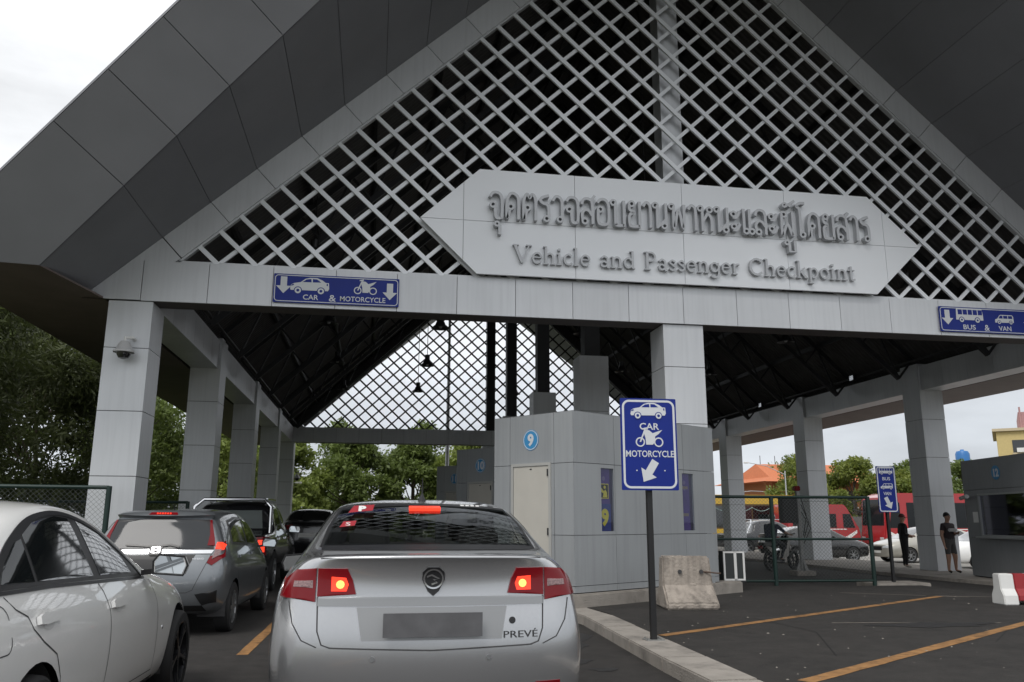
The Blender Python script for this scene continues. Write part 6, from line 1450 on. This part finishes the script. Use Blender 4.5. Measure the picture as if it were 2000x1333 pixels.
tree('bamboo', -8.6, 17.0, 0, 7.6, 2.8, 2.6, 34000, .20, L_dark, 'dense dark bamboo directly behind the front left fence', 1, .02, .08, 60, .7, 'bamboo', G1, .2)
tree('bamboo', -11.6, 19.0, 0, 9.0, 3.2, 3.0, 32000, .23, L_dark, 'tall dark bamboo at the left frame edge', 2, .02, .08, 60, .7, 'bamboo', G1, .2)
tree('bamboo', -8.2, 22.0, 0, 7.4, 2.6, 2.8, 34000, .20, L_dark, 'bamboo clump hugging the first left pillar', 3, .02, .08, 60, .6, 'bamboo', G1, .22)
tree('broadleaf_tree', -13.0, 26.0, 0, 10.5, 3.8, 3.6, 12000, .34, L_mid, 'taller tree rising behind the left bamboo', 4, .05, .18, 60, .3, 'tree', G1)
tree('broadleaf_tree', -8.2, 28.5, 0, 6.6, 2.4, 2.6, 18000, .19, L_mid, 'leafy tree between the first and second left pillars', 5, .03, .12, 50, .3, 'tree', G1, .35)
tree('broadleaf_tree', -9.5, 36.0, 0, 6.8, 2.8, 2.8, 11000, .28, L_mid, 'tree with sky gaps behind the second left pillar', 6, .03, .14, 44, .3, 'tree', G1, .35)
tree('broadleaf_tree', -7.6, 44.0, 0, 6.2, 2.3, 2.6, 9000, .28, L_lite, 'bright green tree seen between the third and fourth left pillars', 7, .03, .12, 44, .2, 'tree', G1, .4)
G2 = 'trees beyond the far end of the lane'
for i, (x, y, h, rx, mt, n, lab) in enumerate((
    (-5.2, 54, 7.2, 3.2, L_lite, 16000, 'bright tree at the left end of the far tree line'), (-1.4, 57, 7.9, 3.6, L_mid, 19000, 'dense dark tree in the middle of the far opening'),
    (2.6, 58, 8.0, 3.6, L_mid, 19000, 'dense tree right of the middle in the far opening'), (6.4, 56, 7.4, 3.2, L_lite, 15000, 'lighter tree behind booths 10 and 11'),
    (-9.5, 60, 8.5, 3.6, L_mid, 9000, 'far tree partly hidden by the rear left pillar'), (10.5, 60, 8.6, 3.6, L_mid, 8000, 'far tree hidden mostly behind booth 9'), (-2.8, 66, 9.6, 3.2, L_mid, 7000, 'sparse taller treetop showing through the rear lattice, left'), (3.8, 67, 9.8, 3.4, L_mid, 7000, 'sparse taller treetop showing through the rear lattice, right'))):
    tree('broadleaf_tree', x, y, -.4, h, rx, rx, n, .34, mt, lab, 20+i, .04, .2, 56, .2, 'tree', G2)
G3 = 'trees beyond the car park'
for i, (x, y, h, rx, mt, n, lab) in enumerate((
    (36.2, 58, 6.7, 4.2, L_warm, 17000, 'round yellow green tree left of the BUS VAN sign'), (42.2, 60, 6.6, 4.0, L_mid, 15000, 'dark green tree between the BUS VAN sign and the near pillar'), (34.6, 63, 7.0, 3.2, L_warm, 11000, 'russet tinted tree just right of the second pillar'),
    (48.2, 61, 6.8, 3.4, L_mid, 13000, 'dark tree between the near right pillar and booth 12'), (38.8, 72, 8.0, 4.2, L_mid, 9000, 'pale far treetop above the round yellow green tree'), (39.6, 57, 5.6, 2.8, L_warm, 11000, 'lower bushy tree behind the BUS VAN sign'), (45.3, 63, 6.6, 3.2, L_mid, 11000, 'dark tree just left of the near right pillar'))):
    tree('broadleaf_tree', x, y, -.4, h, rx, rx, n, .30, mt, lab, 40+i, .12, .22, 50, .1, 'tree', G3)
